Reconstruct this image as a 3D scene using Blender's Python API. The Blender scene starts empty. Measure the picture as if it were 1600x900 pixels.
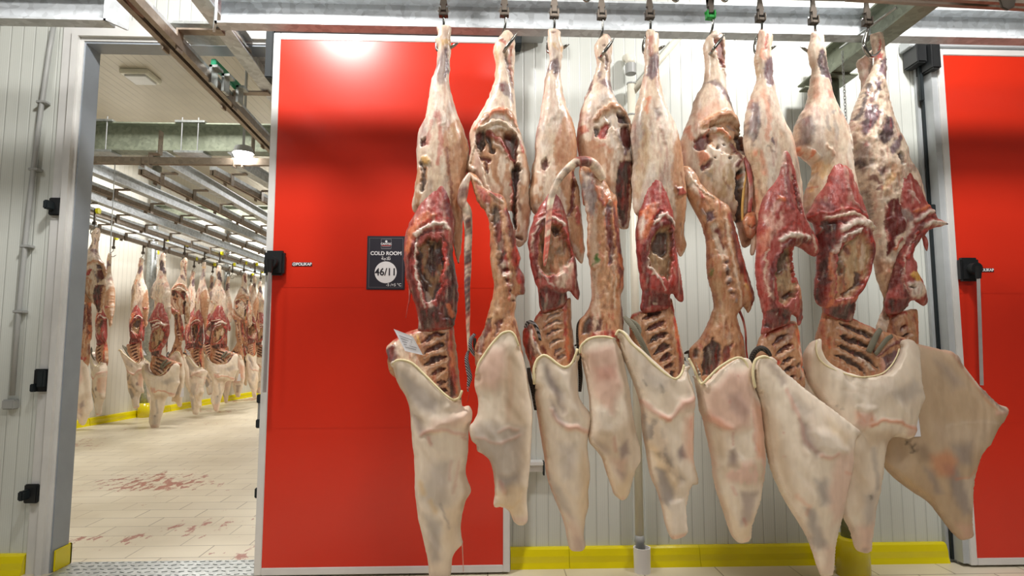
import bpy, bmesh, math, random
import numpy as np
from mathutils import Vector, Matrix
from mathutils.geometry import delaunay_2d_cdt

random.seed(7)
rng = np.random.RandomState(11)
sc = bpy.context.scene
COL = sc.collection
R = math.radians

# ------------------------------------------------------------------ camera
FP = 950.0                       # focal length in pixels of the 1600 px frame
PITCH, YAW = R(5.3), R(2.2)
CAM = Vector((0.0, -3.52, 1.232))
cd = bpy.data.cameras.new('camera'); cam = bpy.data.objects.new('camera', cd); COL.objects.link(cam)
cd.sensor_width = 36.0; cd.lens = FP / 1600 * 36.0; cd.clip_start = .05; cd.clip_end = 200
cam.location = CAM; cam.rotation_euler = (math.pi/2 + PITCH, 0, -YAW)
sc.camera = cam
MR = (Matrix.Rotation(-YAW, 3, 'Z') @ Matrix.Rotation(math.pi/2 + PITCH, 3, 'X'))

# ------------------------------------------------------------------ world, lamps, exposure
w = bpy.data.worlds.new('world'); sc.world = w; w.use_nodes = True
w.node_tree.nodes['Background'].inputs[0].default_value = (1.0, .97, .92, 1)
w.node_tree.nodes['Background'].inputs[1].default_value = .08
vs = sc.view_settings
vs.view_transform = 'Standard'; vs.look = 'None'; vs.gamma = 1; vs.exposure = 0.0; vs.use_curve_mapping = False

def area(name, loc, size, power, col=(1, .975, .94), rot=(0, 0, 0), disk=True):
    l = bpy.data.lights.new(name, 'AREA'); l.shape = 'DISK' if disk else 'SQUARE'; l.size = size
    l.energy = power; l.color = col
    o = bpy.data.objects.new(name, l); COL.objects.link(o); o.location = loc; o.rotation_euler = rot
    return o
area('hall_light', (-1.16, -1.44, 3.80), .30, 72, rot=(R(22), 0, 0))
area('hall_light', (2.05, -1.44, 3.80), .30, 72, rot=(R(22), 0, 0))
area('hall_light', (0.7, -4.2, 4.3), .9, 48, rot=(R(30), 0, 0))  # fill light added behind the camera to brighten the carcass fronts
area('hall_light', (3.4, -4.2, 4.3), .9, 24, rot=(R(30), 0, 0))  # weaker fill light, also added behind the camera on the right
area('hall_light', (-3.6, -3.6, 4.3), .6, 38, rot=(R(20), 0, 0))
area('cold_room_lamp', (-3.0, 2.2, 4.3), .6, 75)
area('cold_room_lamp', (-4.6, 6.0, 4.3), .6, 140)
area('cold_room_lamp', (-4.6, 11.5, 4.3), .7, 200)
area('cold_room_lamp', (-1.5, 9.0, 4.3), .7, 150)
# ------------------------------------------------------------------ picture ray helpers (plane the thing really stands in)
def ray(px, py):
    return MR @ Vector(((px - 800) / FP, (450 - py) / FP, -1.0))
def at(px, py, Y):
    d = ray(px, py); return CAM + d * ((Y - CAM.y) / d.y)
def atz(px, py, z):
    d = ray(px, py); return CAM + d * ((z - CAM.z) / d.z)

# ------------------------------------------------------------------ materials
def lin(c):
    return tuple((v/255/12.92 if v/255 <= .04045 else ((v/255 + .055)/1.055)**2.4) for v in c[:3])
def nmat(name):
    m = bpy.data.materials.new(name); m.use_nodes = True
    nt = m.node_tree; b = nt.nodes['Principled BSDF']
    return m, nt, b
def link(nt, a, b): nt.links.new(a, b)
def N(nt, t, **kw):
    n = nt.nodes.new(t)
    for k, v in kw.items(): setattr(n, k, v)
    return n
def coords(nt, scale=(1, 1, 1)):
    g = N(nt, 'ShaderNodeNewGeometry'); mp = N(nt, 'ShaderNodeMapping'); mp.inputs['Scale'].default_value = scale
    link(nt, g.outputs['Position'], mp.inputs['Vector']); return mp.outputs['Vector']
def ocoords(nt, scale=(1, 1, 1)):
    g = N(nt, 'ShaderNodeTexCoord'); mp = N(nt, 'ShaderNodeMapping'); mp.inputs['Scale'].default_value = scale
    link(nt, g.outputs['Object'], mp.inputs['Vector']); return mp.outputs['Vector']
def noise(nt, vec, scale, detail=3, rough=.5):
    n = N(nt, 'ShaderNodeTexNoise'); n.inputs['Scale'].default_value = scale
    n.inputs['Detail'].default_value = detail; n.inputs['Roughness'].default_value = rough
    link(nt, vec, n.inputs['Vector']); return n.outputs['Fac']
def ramp(nt, fac, stops):
    r = N(nt, 'ShaderNodeValToRGB'); e = r.color_ramp.elements
    while len(e) < len(stops): e.new(.5)
    for el, (p, c) in zip(e, stops):
        el.position = p; el.color = (*c, 1) if len(c) == 3 else c
    link(nt, fac, r.inputs['Fac']); return r.outputs['Color']
def mix(nt, fac, a, b, mode='MIX'):
    m = N(nt, 'ShaderNodeMix', data_type='RGBA', blend_type=mode)
    for s, v in ((0, fac), (6, a), (7, b)):
        if isinstance(v, (int, float)): m.inputs[s].default_value = v
        elif isinstance(v, tuple): m.inputs[s].default_value = (*v[:3], 1)
        else: link(nt, v, m.inputs[s])
    return m.outputs[2]
def bump(nt, b, h, strength=.3, dist=.01):
    n = N(nt, 'ShaderNodeBump'); n.inputs['Strength'].default_value = strength; n.inputs['Distance'].default_value = dist
    link(nt, h, n.inputs['Height']); link(nt, n.outputs['Normal'], b.inputs['Normal'])

def plain(name, rgb, rough=.5, metal=0, var=.12, nscale=9, bstr=0.0, coat=0):
    m, nt, b = nmat(name); c = lin(rgb); v = ocoords(nt)
    f = noise(nt, v, nscale, 4)
    col = ramp(nt, f, [(.3, tuple(x*(1-var) for x in c)), (.7, tuple(min(1, x*(1+var)) for x in c))])
    link(nt, col, b.inputs['Base Color']); b.inputs['Roughness'].default_value = rough; b.inputs['Metallic'].default_value = metal
    b.inputs['Coat Weight'].default_value = coat
    if bstr: bump(nt, b, noise(nt, v, nscale*6, 3), bstr, .003)
    return m

def panel_mat(name, rgb, axis=0, scale=14):
    m, nt, b = nmat(name); c = lin(rgb)
    wv = N(nt, 'ShaderNodeTexWave', wave_type='BANDS', bands_direction='XYZ'[axis], wave_profile='SIN')
    wv.inputs['Scale'].default_value = scale; wv.inputs['Distortion'].default_value = 0
    link(nt, coords(nt), wv.inputs['Vector'])
    line = ramp(nt, wv.outputs['Fac'], [(.0, (0, 0, 0)), (.05, (1, 1, 1))])
    fine = N(nt, 'ShaderNodeTexWave', wave_type='BANDS', bands_direction='XYZ'[axis]); fine.inputs['Scale'].default_value = scale*6
    link(nt, coords(nt), fine.inputs['Vector'])
    dirt = noise(nt, coords(nt, (1, 1, .35)), 3.0, 5)
    base = ramp(nt, dirt, [(.3, tuple(x*.9 for x in c)), (.65, c)])
    base = mix(nt, line, tuple(x*.8 for x in c), base)
    base = mix(nt, .06, base, fine.outputs['Color'], 'MULTIPLY')
    link(nt, base, b.inputs['Base Color']); b.inputs['Roughness'].default_value = .3
    bump(nt, b, line, .5, .004)
    return m

def galv(name, rgb=(178, 182, 180), rough=.38, metal=.75):
    m, nt, b = nmat(name); c = lin(rgb); v = ocoords(nt)
    vo = N(nt, 'ShaderNodeTexVoronoi'); vo.inputs['Scale'].default_value = 34; link(nt, v, vo.inputs['Vector'])
    f = mix(nt, .6, noise(nt, v, 7, 5), vo.outputs['Color'])
    link(nt, ramp(nt, f, [(.2, tuple(x*.72 for x in c)), (.75, tuple(min(1, x*1.1) for x in c))]), b.inputs['Base Color'])
    b.inputs['Metallic'].default_value = metal; b.inputs['Roughness'].default_value = rough
    return m

def flesh_mat(name, rough=.33, bs=.3, sss=.06):
    m, nt, b = nmat(name)
    at_ = N(nt, 'ShaderNodeAttribute', attribute_name='Col')
    v = ocoords(nt, (1, 1, .33)); v2 = ocoords(nt)
    f1 = noise(nt, v, 70, 5, .65); f2 = noise(nt, v2, 190, 3, .6)
    lo = mix(nt, 1.0, at_.outputs['Color'], (.70, .54, .50), 'MULTIPLY')
    hi = mix(nt, .12, at_.outputs['Color'], (1, .93, .85))
    r1 = ramp(nt, f1, [(.36, (0, 0, 0)), (.62, (1, 1, 1))])
    c = mix(nt, r1, lo, hi)
    c = mix(nt, .6, at_.outputs['Color'], c)
    link(nt, c, b.inputs['Base Color'])
    rr = ramp(nt, f2, [(.3, (rough-.12,)*3), (.7, (rough+.2,)*3)]); link(nt, rr, b.inputs['Roughness'])
    b.inputs['Subsurface Weight'].default_value = sss; b.inputs['Subsurface Radius'].default_value = (.02, .006, .004)
    b.inputs['Specular IOR Level'].default_value = .5; b.inputs['Coat Weight'].default_value = .1; b.inputs['Coat Roughness'].default_value = .2
    h = mix(nt, .45, f1, f2); bump(nt, b, h, bs, .006)
    return m

def gauze_mat(name):
    m, nt, b = nmat(name)
    at_ = N(nt, 'ShaderNodeAttribute', attribute_name='Col')
    v = ocoords(nt, (1, 1, .25)); v2 = ocoords(nt)
    f1 = noise(nt, v, 22, 4, .55)
    wv = N(nt, 'ShaderNodeTexWave', wave_type='BANDS', bands_direction='DIAGONAL'); wv.inputs['Scale'].default_value = 150
    wv.inputs['Distortion'].default_value = 1.5; link(nt, v2, wv.inputs['Vector'])
    c = mix(nt, ramp(nt, f1, [(.35, (0, 0, 0)), (.65, (1, 1, 1))]), mix(nt, 1.0, at_.outputs['Color'], (.88, .85, .84), 'MULTIPLY'), at_.outputs['Color'])
    c = mix(nt, .06, c, wv.outputs['Color'], 'MULTIPLY')
    link(nt, c, b.inputs['Base Color']); b.inputs['Roughness'].default_value = .55
    b.inputs['Subsurface Weight'].default_value = .08; b.inputs['Subsurface Radius'].default_value = (.02, .012, .008)
    h = mix(nt, .25, f1, wv.outputs['Color']); bump(nt, b, h, .25, .003)
    return m

M = {}
M['panel'] = panel_mat('white ribbed panel', (214, 218, 212), 0, 4.6)
M['panel_y'] = panel_mat('white ribbed panel side', (224, 220, 208), 1, 3)
M['ceil'] = panel_mat('cream ribbed ceiling', (192, 182, 162), 0, 3)
M['red'] = plain('red lacquered door', (208, 46, 24), .26, 0, .03, 2, 0, .15)
M['frame'] = plain('white aluminium', (214, 214, 212), .4, .1, .04)
M['jamb'] = plain('pale blue grey jamb', (150, 158, 168), .35, .3, .05)
M['frame_dull'] = plain('grey aluminium', (172, 177, 180), .4, .0, .06)
M['yellow'] = plain('yellow curb', (226, 210, 8), .2, 0, .05, 4, 0, .3)
M['black'] = plain('black plastic', (26, 28, 30), .42, 0, .2)
M['rubber'] = plain('black rubber gasket', (16, 26, 30), .6, 0, .2)
M['galv'] = galv('galvanised steel')
M['galv_green'] = galv('greenish galvanised steel', (140, 146, 128), .5, .4)
M['galv_white'] = galv('bright galvanised beam', (205, 210, 214), .42, .35)
M['rail'] = galv('worn brown rail steel', (146, 132, 118), .35, .5)
M['steel'] = plain('stainless steel', (186, 188, 190), .3, .55, .08, 20)
M['dsteel'] = plain('dark cast steel', (92, 84, 76), .35, .8, .15, 20)
M['hook'] = plain('polished hook steel', (150, 150, 146), .2, .95, .12, 20)
M['pvc'] = plain('cream plastic pipe', (222, 218, 202), .35, 0, .04)
M['greyplastic'] = plain('grey plastic', (158, 160, 158), .45, 0, .05)
M['green'] = plain('green plastic', (30, 150, 60), .35, 0, .1)
M['teal'] = plain('green teal strip', (20, 150, 105), .4, 0, .08)
M['whiteplastic'] = plain('white plastic', (240, 238, 236), .5, 0, .02)
M['paper'] = plain('white paper', (232, 232, 240), .7, 0, .02)
M['ink'] = plain('dark ink', (34, 30, 40), .6, 0, .1)
M['signbg'] = plain('charcoal sign board', (48, 46, 56), .4, 0, .05)
M['white'] = plain('white print', (236, 236, 240), .5, 0, .02)
M['signgrey'] = plain('grey print', (120, 118, 126), .5, 0, .02)
M['redprint'] = plain('red print', (190, 40, 40), .5, 0, .02)
M['yelw'] = plain('yellow wheel', (225, 220, 20), .4, 0, .05)
M['flesh'] = flesh_mat('raw carcass meat')
M['fatm'] = flesh_mat('carcass fat', .36, .15)
M['gauze'] = gauze_mat('stockinette gauze')
M['hem'] = plain('cream hem elastic', (226, 212, 170), .7, 0, .06, 40, .3)

def webbing(name, a, bcol, sc_):
    m, nt, b = nmat(name)
    ck = N(nt, 'ShaderNodeTexWave', wave_type='BANDS', bands_direction='DIAGONAL'); ck.inputs['Scale'].default_value = sc_; ck.inputs['Distortion'].default_value = 3
    link(nt, ocoords(nt), ck.inputs['Vector'])
    link(nt, ramp(nt, ck.outputs['Fac'], [(.35, lin(a)), (.65, lin(bcol))]), b.inputs['Base Color'])
    b.inputs['Roughness'].default_value = .8; bump(nt, b, ck.outputs['Fac'], .2, .002)
    return m
M['strap'] = webbing('striped webbing', (38, 34, 32), (150, 146, 150), 60)
M['strap_dark'] = webbing('dark twine', (26, 22, 20), (70, 62, 54), 70)
M['belt'] = webbing('grey green webbing', (66, 62, 50), (150, 144, 124), 130)

def floor_mat(name, blood):
    m, nt, b = nmat(name)
    br = N(nt, 'ShaderNodeTexBrick'); br.offset = .5
    br.inputs['Scale'].default_value = 1; br.inputs['Brick Width'].default_value = .42; br.inputs['Row Height'].default_value = .21
    br.inputs['Mortar Size'].default_value = .0035; br.inputs['Mortar Smooth'].default_value = .1
    br.inputs['Color1'].default_value = (*lin((226, 216, 192)), 1); br.inputs['Color2'].default_value = (*lin((216, 206, 184)), 1)
    br.inputs['Mortar'].default_value = (*lin((140, 128, 108)), 1)
    link(nt, coords(nt), br.inputs['Vector'])
    d = noise(nt, coords(nt), 1.3, 6)
    c = mix(nt, ramp(nt, d, [(.35, (.7, .7, .7)), (.6, (0, 0, 0))]), br.outputs['Color'], lin((196, 184, 158)))
    if blood:
        f1 = noise(nt, coords(nt, (1, .45, 1)), 13, 6, .7); f2 = noise(nt, coords(nt), .8, 2)
        f = N(nt, 'ShaderNodeMath', operation='MULTIPLY'); link(nt, f1, f.inputs[0]); link(nt, f2, f.inputs[1])
        sx = N(nt, 'ShaderNodeSeparateXYZ'); link(nt, coords(nt), sx.inputs[0])
        gt = N(nt, 'ShaderNodeMath', operation='GREATER_THAN'); link(nt, sx.outputs[1], gt.inputs[0]); gt.inputs[1].default_value = .1
        f_ = N(nt, 'ShaderNodeMath', operation='MULTIPLY'); link(nt, f.outputs[0], f_.inputs[0]); link(nt, gt.outputs[0], f_.inputs[1]); f = f_
        c = mix(nt, ramp(nt, f.outputs[0], [(.338, (0, 0, 0)), (.36, (.8, .8, .8))]), c, lin((150, 52, 34)))
    link(nt, c, b.inputs['Base Color']); b.inputs['Roughness'].default_value = .32
    bump(nt, b, br.outputs['Fac'], -.2, .003)
    return m
M['floor'] = floor_mat('cream tiled floor', True)

# ------------------------------------------------------------------ mesh helpers
def tag(o, label=None, cat=None, group=None, kind=None):
    if label: o['label'] = label
    if cat: o['category'] = cat
    if group: o['group'] = group
    if kind: o['kind'] = kind
    return o
ORG = {}
def thing(name, loc, label, cat, group=None):
    o = bpy.data.objects.new(name, None); COL.objects.link(o); o.location = loc; o.empty_display_size = .05
    ORG[o] = Vector(loc); return tag(o, label, cat, group)

class MB:
    def __init__(s): s.v = []; s.f = []
    def add(s, vs_, fs):
        n = len(s.v); s.v += [tuple(v) for v in vs_]; s.f += [tuple(i + n for i in f) for f in fs]; return s
    def box(s, a, b):
        x0, x1 = sorted((a[0], b[0])); y0, y1 = sorted((a[1], b[1])); z0, z1 = sorted((a[2], b[2]))
        return s.add([(x, y, z) for z in (z0, z1) for y in (y0, y1) for x in (x0, x1)],
                     [(0, 2, 3, 1), (4, 5, 7, 6), (0, 1, 5, 4), (2, 6, 7, 3), (0, 4, 6, 2), (1, 3, 7, 5)])
    def prism(s, poly, y0, y1, axis=1):
        """polygon of (u,w) extruded along axis (0: x, 1: y, 2: z)"""
        def P(u, w_, t): return (t, u, w_) if axis == 0 else ((u, t, w_) if axis == 1 else (u, w_, t))
        n = len(poly)
        vv = [P(u, q, y0) for u, q in poly] + [P(u, q, y1) for u, q in poly]
        return s.add(vv, [tuple(range(n))[::-1], tuple(range(n, 2*n))] + [(i, (i+1) % n, n + (i+1) % n, n + i) for i in range(n)])
    def hexa(s, q, off):
        """quad corners q pushed by off"""
        q = [Vector(p) for p in q]; o = Vector(off)
        return s.add(q + [p + o for p in q], [(0, 1, 2, 3), (7, 6, 5, 4), (0, 4, 5, 1), (1, 5, 6, 2), (2, 6, 7, 3), (3, 7, 4, 0)])
    def tube(s, pts, r, n=10, flat=1.0, up=None):
        pts = [Vector(p) for p in pts]; rs = r if hasattr(r, '__len__') else [r]*len(pts)
        rings = []; prev = None
        for i, p in enumerate(pts):
            t = (pts[min(i+1, len(pts)-1)] - pts[max(i-1, 0)]).normalized()
            if prev is None:
                u = Vector(up) if up else (Vector((0, 1, 0)) if abs(t.y) < .9 else Vector((1, 0, 0)))
            else: u = prev
            a = (u - t*u.dot(t)).normalized(); b_ = t.cross(a); prev = a
            rings.append([p + (a*math.cos(2*math.pi*k/n)*flat + b_*math.sin(2*math.pi*k/n))*rs[i] for k in range(n)])
        vv = [v for rg in rings for v in rg]; ff = []
        for i in range(len(pts)-1):
            for k in range(n):
                ff.append((i*n+k, i*n+(k+1) % n, (i+1)*n+(k+1) % n, (i+1)*n+k))
        ff.append(tuple(range(n))[::-1]); ff.append(tuple(range((len(pts)-1)*n, len(pts)*n)))
        return s.add(vv, ff)
    def build(s, name, mat, parent=None, org=None, smooth=False, bev=0):
        me = bpy.data.meshes.new(name)
        o_ = Vector(org) if org is not None else (ORG[parent] if parent in ORG else Vector((0, 0, 0)))
        me.from_pydata([Vector(v) - o_ for v in s.v], [], s.f)
        bm = bmesh.new(); bm.from_mesh(me)
        if bev:
            es = [e for e in bm.edges if len(e.link_faces) == 2 and e.calc_face_angle(0) > .6]
            bmesh.ops.bevel(bm, geom=es, offset=bev, segments=2, affect='EDGES', clamp_overlap=True)
        bmesh.ops.recalc_face_normals(bm, faces=bm.faces[:]); bm.to_mesh(me); bm.free()
        me.materials.append(mat if not isinstance(mat, str) else M[mat])
        if smooth: me.shade_smooth()
        o = bpy.data.objects.new(name, me); COL.objects.link(o)
        ORG[o] = o_
        if parent is not None: o.parent = parent
        else: o.location = o_
        return o
def struct(name, mb, mat, bev=0, smooth=False, parent=None):
    o = mb.build(name, mat, parent, bev=bev, smooth=smooth); o['kind'] = 'structure' if parent is None else o.get('kind', 'structure'); return o
def cyl(p, q, r, n=20): return MB().tube([p, q], r, n)

def text(name, s, size, loc, mat, parent, align='CENTER', ext=.0004, bold=0.0, xs=1.0):
    cu = bpy.data.curves.new(name, 'FONT'); cu.body = s; cu.size = size; cu.align_x = align; cu.align_y = 'CENTER'; cu.extrude = ext; cu.offset = bold
    t = bpy.data.objects.new(name, cu); COL.objects.link(t)
    bpy.context.view_layer.update()
    me = bpy.data.meshes.new_from_object(t.evaluated_get(bpy.context.evaluated_depsgraph_get()))
    bpy.data.objects.remove(t); bpy.data.curves.remove(cu)
    o_ = ORG[parent]
    mt = Matrix.Translation(Vector(loc) - o_) @ Matrix.Rotation(math.pi/2, 4, 'X') @ Matrix.Diagonal((xs, 1, 1, 1))
    me.transform(mt); me.materials.clear(); me.materials.append(M[mat])
    o = bpy.data.objects.new(name, me); COL.objects.link(o); o.parent = parent; ORG[o] = o_
    return o

# ------------------------------------------------------------------ organic slabs: outlines inflated to full round volumes
def parse(s):
    return np.array([[float(a) for a in t.split(',')] for t in s.split()])
def spline(P, closed=True, step=3.0):
    n = len(P); out = []
    rngi = range(n) if closed else range(n-1)
    for i in rngi:
        if closed: p0, p1, p2, p3 = P[(i-1) % n], P[i], P[(i+1) % n], P[(i+2) % n]
        else: p0, p1, p2, p3 = P[max(i-1, 0)], P[i], P[i+1], P[min(i+2, n-1)]
        m = max(1, int(np.hypot(*(p2-p1)[:2]) / step))
        for k in range(m):
            t = k/m
            out.append(.5*((2*p1) + (-p0+p2)*t + (2*p0-5*p1+4*p2-p3)*t*t + (-p0+3*p1-3*p2+p3)*t**3))
    if not closed: out.append(P[-1])
    return np.array(out)
def inside(Q, P):
    x, y = Q[:, 0][:, None], Q[:, 1][:, None]
    a = P; b = np.roll(P, -1, 0)
    c = ((a[:, 1] > y) != (b[:, 1] > y)) & (x < (b[:, 0]-a[:, 0])*(y-a[:, 1])/(b[:, 1]-a[:, 1]+1e-12)+a[:, 0])
    return (c.sum(1) % 2) == 1
def segdist(Q, A, B):
    d = B-A; L = (d**2).sum(1)+1e-9
    best = np.full(len(Q), 1e9)
    for i in range(len(A)):
        t = np.clip(((Q-A[i])@d[i])/L[i], 0, 1)
        e = Q-(A[i]+t[:, None]*d[i]); best = np.minimum(best, (e**2).sum(1))
    return np.sqrt(best)
LAT = rng.rand(256, 256)
def vnoise(Q, s, ox=0):
    x = Q[:, 0]/s+ox*17.3+100; y = Q[:, 1]/s+ox*7.7+100
    xi = np.floor(x).astype(int); yi = np.floor(y).astype(int); fx = x-xi; fy = y-yi
    fx = fx*fx*(3-2*fx); fy = fy*fy*(3-2*fy)
    g = lambda i, j: LAT[(xi+i) % 256, (yi+j) % 256]
    return (g(0, 0)*(1-fx)+g(1, 0)*fx)*(1-fy)+(g(0, 1)*(1-fx)+g(1, 1)*fx)*fy-.5
def fnoise(Q, s, ox=0, o=3):
    return sum(vnoise(Q, s/2**k, ox+k*3)/2**k for k in range(o))

PAL = dict(C=(236, 216, 192), W=(238, 226, 212), P=(104, 76, 92), M=(108, 22, 18), R=(190, 46, 30), K=(172, 74, 66), D=(52, 24, 18),
           T=(196, 144, 102), O=(226, 126, 76), Y=(226, 178, 84), G=(70, 120, 40), B=(150, 118, 80), S=(150, 142, 142), N=(226, 174, 156),
           V=(58, 36, 44), Q=(190, 120, 76), L=(170, 58, 50), X=(24, 20, 20), H=(200, 170, 128), E=(204, 178, 148), U=(242, 226, 206))
PAL = {k: np.array(lin(v)) for k, v in PAL.items()}

def paint(P, base, patches, warp=3.0, seed=0, mott=.14, softk=1.0, life=0):
    n = len(P)
    An = np.array([1, .22]); An2 = np.array([1, .45]); An3 = np.array([1, .28])
    if life: 
        base_c = np.tile(PAL[base], (n, 1))
        def bl(bc, code, fld, lo, hi, al):
            t = np.clip((fld-lo)/(hi-lo), 0, 1)[:, None]*al; return bc*(1-t)+PAL[code]*t
        if life == 'fat':
            base_c = bl(base_c, 'W', fnoise(P*An3, 18, seed+31), .05, .35, .75)
            base_c = bl(base_c, 'H', fnoise(P*An3, 22, seed+37), .15, .45, .35)
            base_c = bl(base_c, 'P', fnoise(P*An3, 14, seed+41), .2, .5, .38)
            base_c = bl(base_c, 'L', fnoise(P*An, 9, seed+43), .26, .5, .4)
    Q = P + np.stack([fnoise(P, 14, seed), fnoise(P, 14, seed+5)], 1)*warp*2 + (np.stack([fnoise(P, 4.5, seed+15), fnoise(P, 4.5, seed+17)], 1)*3.0 if softk == 1 else 0)
    col = base_c.copy() if life else np.tile(PAL[base], (n, 1)); hb = np.zeros(n)
    for line in patches.strip().splitlines():
        line = line.strip()
        if not line: continue
        hd, pts = line.split(':'); hd = hd.split(); pts = parse(pts)
        code = hd[0]; al = float(hd[1]); sf = float(hd[2]); hh = float(hd[3]) if len(hd) > 3 else 0
        if code[0] == '~':          # stroke
            d = segdist(Q, pts[:-1], pts[1:]) if len(pts) > 1 else np.hypot(*(Q-pts[0]).T)
            d = d - sf/2; soft = max(1.0 if softk == 1 else 1.3, sf*.25)*softk; code = code[1:]; hh *= .38 if softk > 1 else 1; al *= .75 if softk > 1 else 1
        else:
            d = segdist(Q, pts, np.roll(pts, -1, 0)); d = np.where(inside(Q, pts), -d, d); soft = max(.9, sf*.6) if softk == 1 else max(1.2, sf)*1.25
        a = np.clip(.5-d/(2*soft), 0, 1); a = a*a*(3-2*a)
        code2 = None
        if '/' in code: code, code2 = code.split('/')
        c = PAL[code]
        if code2:
            m_ = np.clip(fnoise(P*np.array([1, .45]), 9, seed+11)*4+.5, 0, 1)[:, None]; c = PAL[code]*(1-m_)+PAL[code2]*m_
        if code == '-' : pass
        col = col*(1-al*a[:, None])+c*(al*a[:, None])
        hb += hh*a
    if life:
        f1 = fnoise(P*An, 5, seed+51); f2 = fnoise(P*An2, 7, seed+53); f3 = fnoise(P*An, 3.5, seed+57)
        k_ = .22 if life == 'fat' else .6
        def bl2(c, code, fld, lo, hi, al):
            t = np.clip((fld-lo)/(hi-lo), 0, 1)[:, None]*al; return c*(1-t)+PAL[code]*t
        col = bl2(col, 'M', f2, .22, .42, .7*k_); col = bl2(col, 'C', f1, .24, .5, .5*(.6 if life != 'fat' else .5)); col = bl2(col, 'R', f3, .28, .5, .6*k_)
        col = bl2(col, 'V', -f2, .3, .5, .5*k_)
    m1 = fnoise(P*np.array([1, .5]), 16, seed+2); m2 = fnoise(P*np.array([1, .6]), 5, seed+3)
    col = col*(1+mott*(m1*2+m2*1.6))[:, None]
    return np.clip(col, .002, .95), hb, m1, m2

LASTF = {}
def slab(name, outline, mat, parent, Y, k=.85, T=34, base='C', patches='', pitch=1.8, rough=1.0, warp=1.8, mott=.075, relief=1.0, seed=None, back=.85, fold=0, hem=None):
    seed = seed if seed is not None else abs(hash_(name + outline)) % 97
    P = spline(parse(outline), True, pitch)
    if rough:
        P = P + np.stack([vnoise(P, 7, seed), vnoise(P, 7, seed+9)], 1)*rough*2
    x0, y0 = P.min(0); x1, y1 = P.max(0)
    g = 4.0
    gx = np.arange(x0-g, x1+2*g, g); gy = np.arange(y0-g, y1+2*g, g)
    GX, GY = np.meshgrid(gx, gy); mk = inside(np.stack([GX.ravel(), GY.ravel()], 1), P).reshape(GX.shape)
    GP = np.stack([GX.ravel(), GY.ravel()], 1)
    if hem:
        H = spline(np.array(hem, float), False, 4)
        gx = np.arange(x0-g-44, x1+2*g+44, g); gy = np.arange(y0-g-60, y1+2*g, g)
        GX, GY = np.meshgrid(gx, gy); GP = np.stack([GX.ravel(), GY.ravel()], 1)
        mk = (inside(GP, P) | (segdist(GP, H[3:-4], H[4:-3]) < 30)).reshape(GX.shape)
    U = np.zeros(GX.shape)
    for _ in range(500):
        Z = np.zeros_like(U); Z[1:-1, 1:-1] = (U[:-2, 1:-1]+U[2:, 1:-1]+U[1:-1, :-2]+U[1:-1, 2:]+g*g)/4; U = Z*mk
    ax = np.arange(x0+pitch*.4, x1, pitch); ay = np.arange(y0+pitch*.4, y1, pitch*.87)
    AX, AY = np.meshgrid(ax, ay); AX[1::2] += pitch/2
    I = np.stack([AX.ravel(), AY.ravel()], 1); I = I[inside(I, P)]
    dI = segdist(I, P, np.roll(P, -1, 0)); I = I[dI > pitch*.55]
    A = np.vstack([P, I]); nb = len(P)
    r = delaunay_2d_cdt([Vector(p) for p in A], [], [list(range(nb))], 1, 1e-5)
    V2 = np.array([tuple(v) for v in r[0]]); F = [f for f in r[2] if len(f) == 3]
    F = np.array(F)
    if len(V2) < 4: return None
    n = len(V2)
    # boundary = edges with one face
    E = np.vstack([F[:, [0, 1]], F[:, [1, 2]], F[:, [2, 0]]]); Es = np.sort(E, 1)
    uq, cnt = np.unique(Es, axis=0, return_counts=True)
    bd = np.zeros(n, bool); bd[uq[cnt == 1].ravel()] = True
    fx = (V2[:, 0]-gx[0])/g; fy = (V2[:, 1]-gy[0])/g
    ix = np.clip(fx.astype(int), 0, len(gx)-2); iy = np.clip(fy.astype(int), 0, len(gy)-2); fx -= ix; fy -= iy
    u = (U[iy, ix]*(1-fx)+U[iy, ix+1]*fx)*(1-fy)+(U[iy+1, ix]*(1-fx)+U[iy+1, ix+1]*fx)*fy
    if not hem: u[bd] = 0
    a, b = uq[:, 0], uq[:, 1]; deg = np.bincount(a, minlength=n)+np.bincount(b, minlength=n); deg[deg == 0] = 1
    for _ in range(0 if hem else 60):
        s_ = np.bincount(a, u[b], n)+np.bincount(b, u[a], n)
        u = s_/deg+pitch*pitch*.21; u[bd] = 0
    h0 = k*np.sqrt(np.maximum(2*u, 0)); h0 = T*np.tanh(h0/T)
    near = np.zeros(n, bool)
    if hem:
        near = bd & (segdist(V2, H[:-1], H[1:]) < 6)
        fb = V2[bd & ~near]
        dn_ = np.full(n, 1e9)
        for i0 in range(0, n, 2000): dn_[i0:i0+2000] = np.sqrt(((V2[i0:i0+2000, None]-fb[None])**2).sum(2)).min(1)
        h0 = np.minimum(h0, np.sqrt(np.maximum(dn_, 0)*46))
    flat0 = bd & ~near
    col, hb, m1, m2 = paint(V2, base, patches, warp, seed, mott, 2.0 if mat == 'gauze' else 1.0, {'flesh': 'meat', 'fatm': 'fat'}.get(mat, 0))
    env = np.clip(h0/8, 0, 1)
    if mat == 'fatm': m1r, m2r = fnoise(V2*np.array([1, .3]), 20, seed+61)*.9, m2*.22
    else: m1r, m2r = m1, m2*.6
    hf = h0 + env*(hb + relief*(m1r*2.2+m2r*2.2))
    if fold: hf += env*fold*1.3*(vnoise(V2*np.array([1, .12]), 7, seed+20)+vnoise((V2@np.array([[.8, .6], [-.6, .8]]))*np.array([1, .15]), 9, seed+21))
    hf = np.maximum(hf, -.55*h0)
    hf[flat0] = 0
    mpp = (Y-CAM.y)/FP
    base3 = np.array([tuple(at(p[0], p[1], Y)) for p in V2]); o_ = np.array(ORG[parent])
    fr = base3.copy(); fr[:, 1] -= hf*mpp
    bk = base3.copy(); bk[:, 1] += back*h0*mpp+env*(m1*1.2)*mpp
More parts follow.
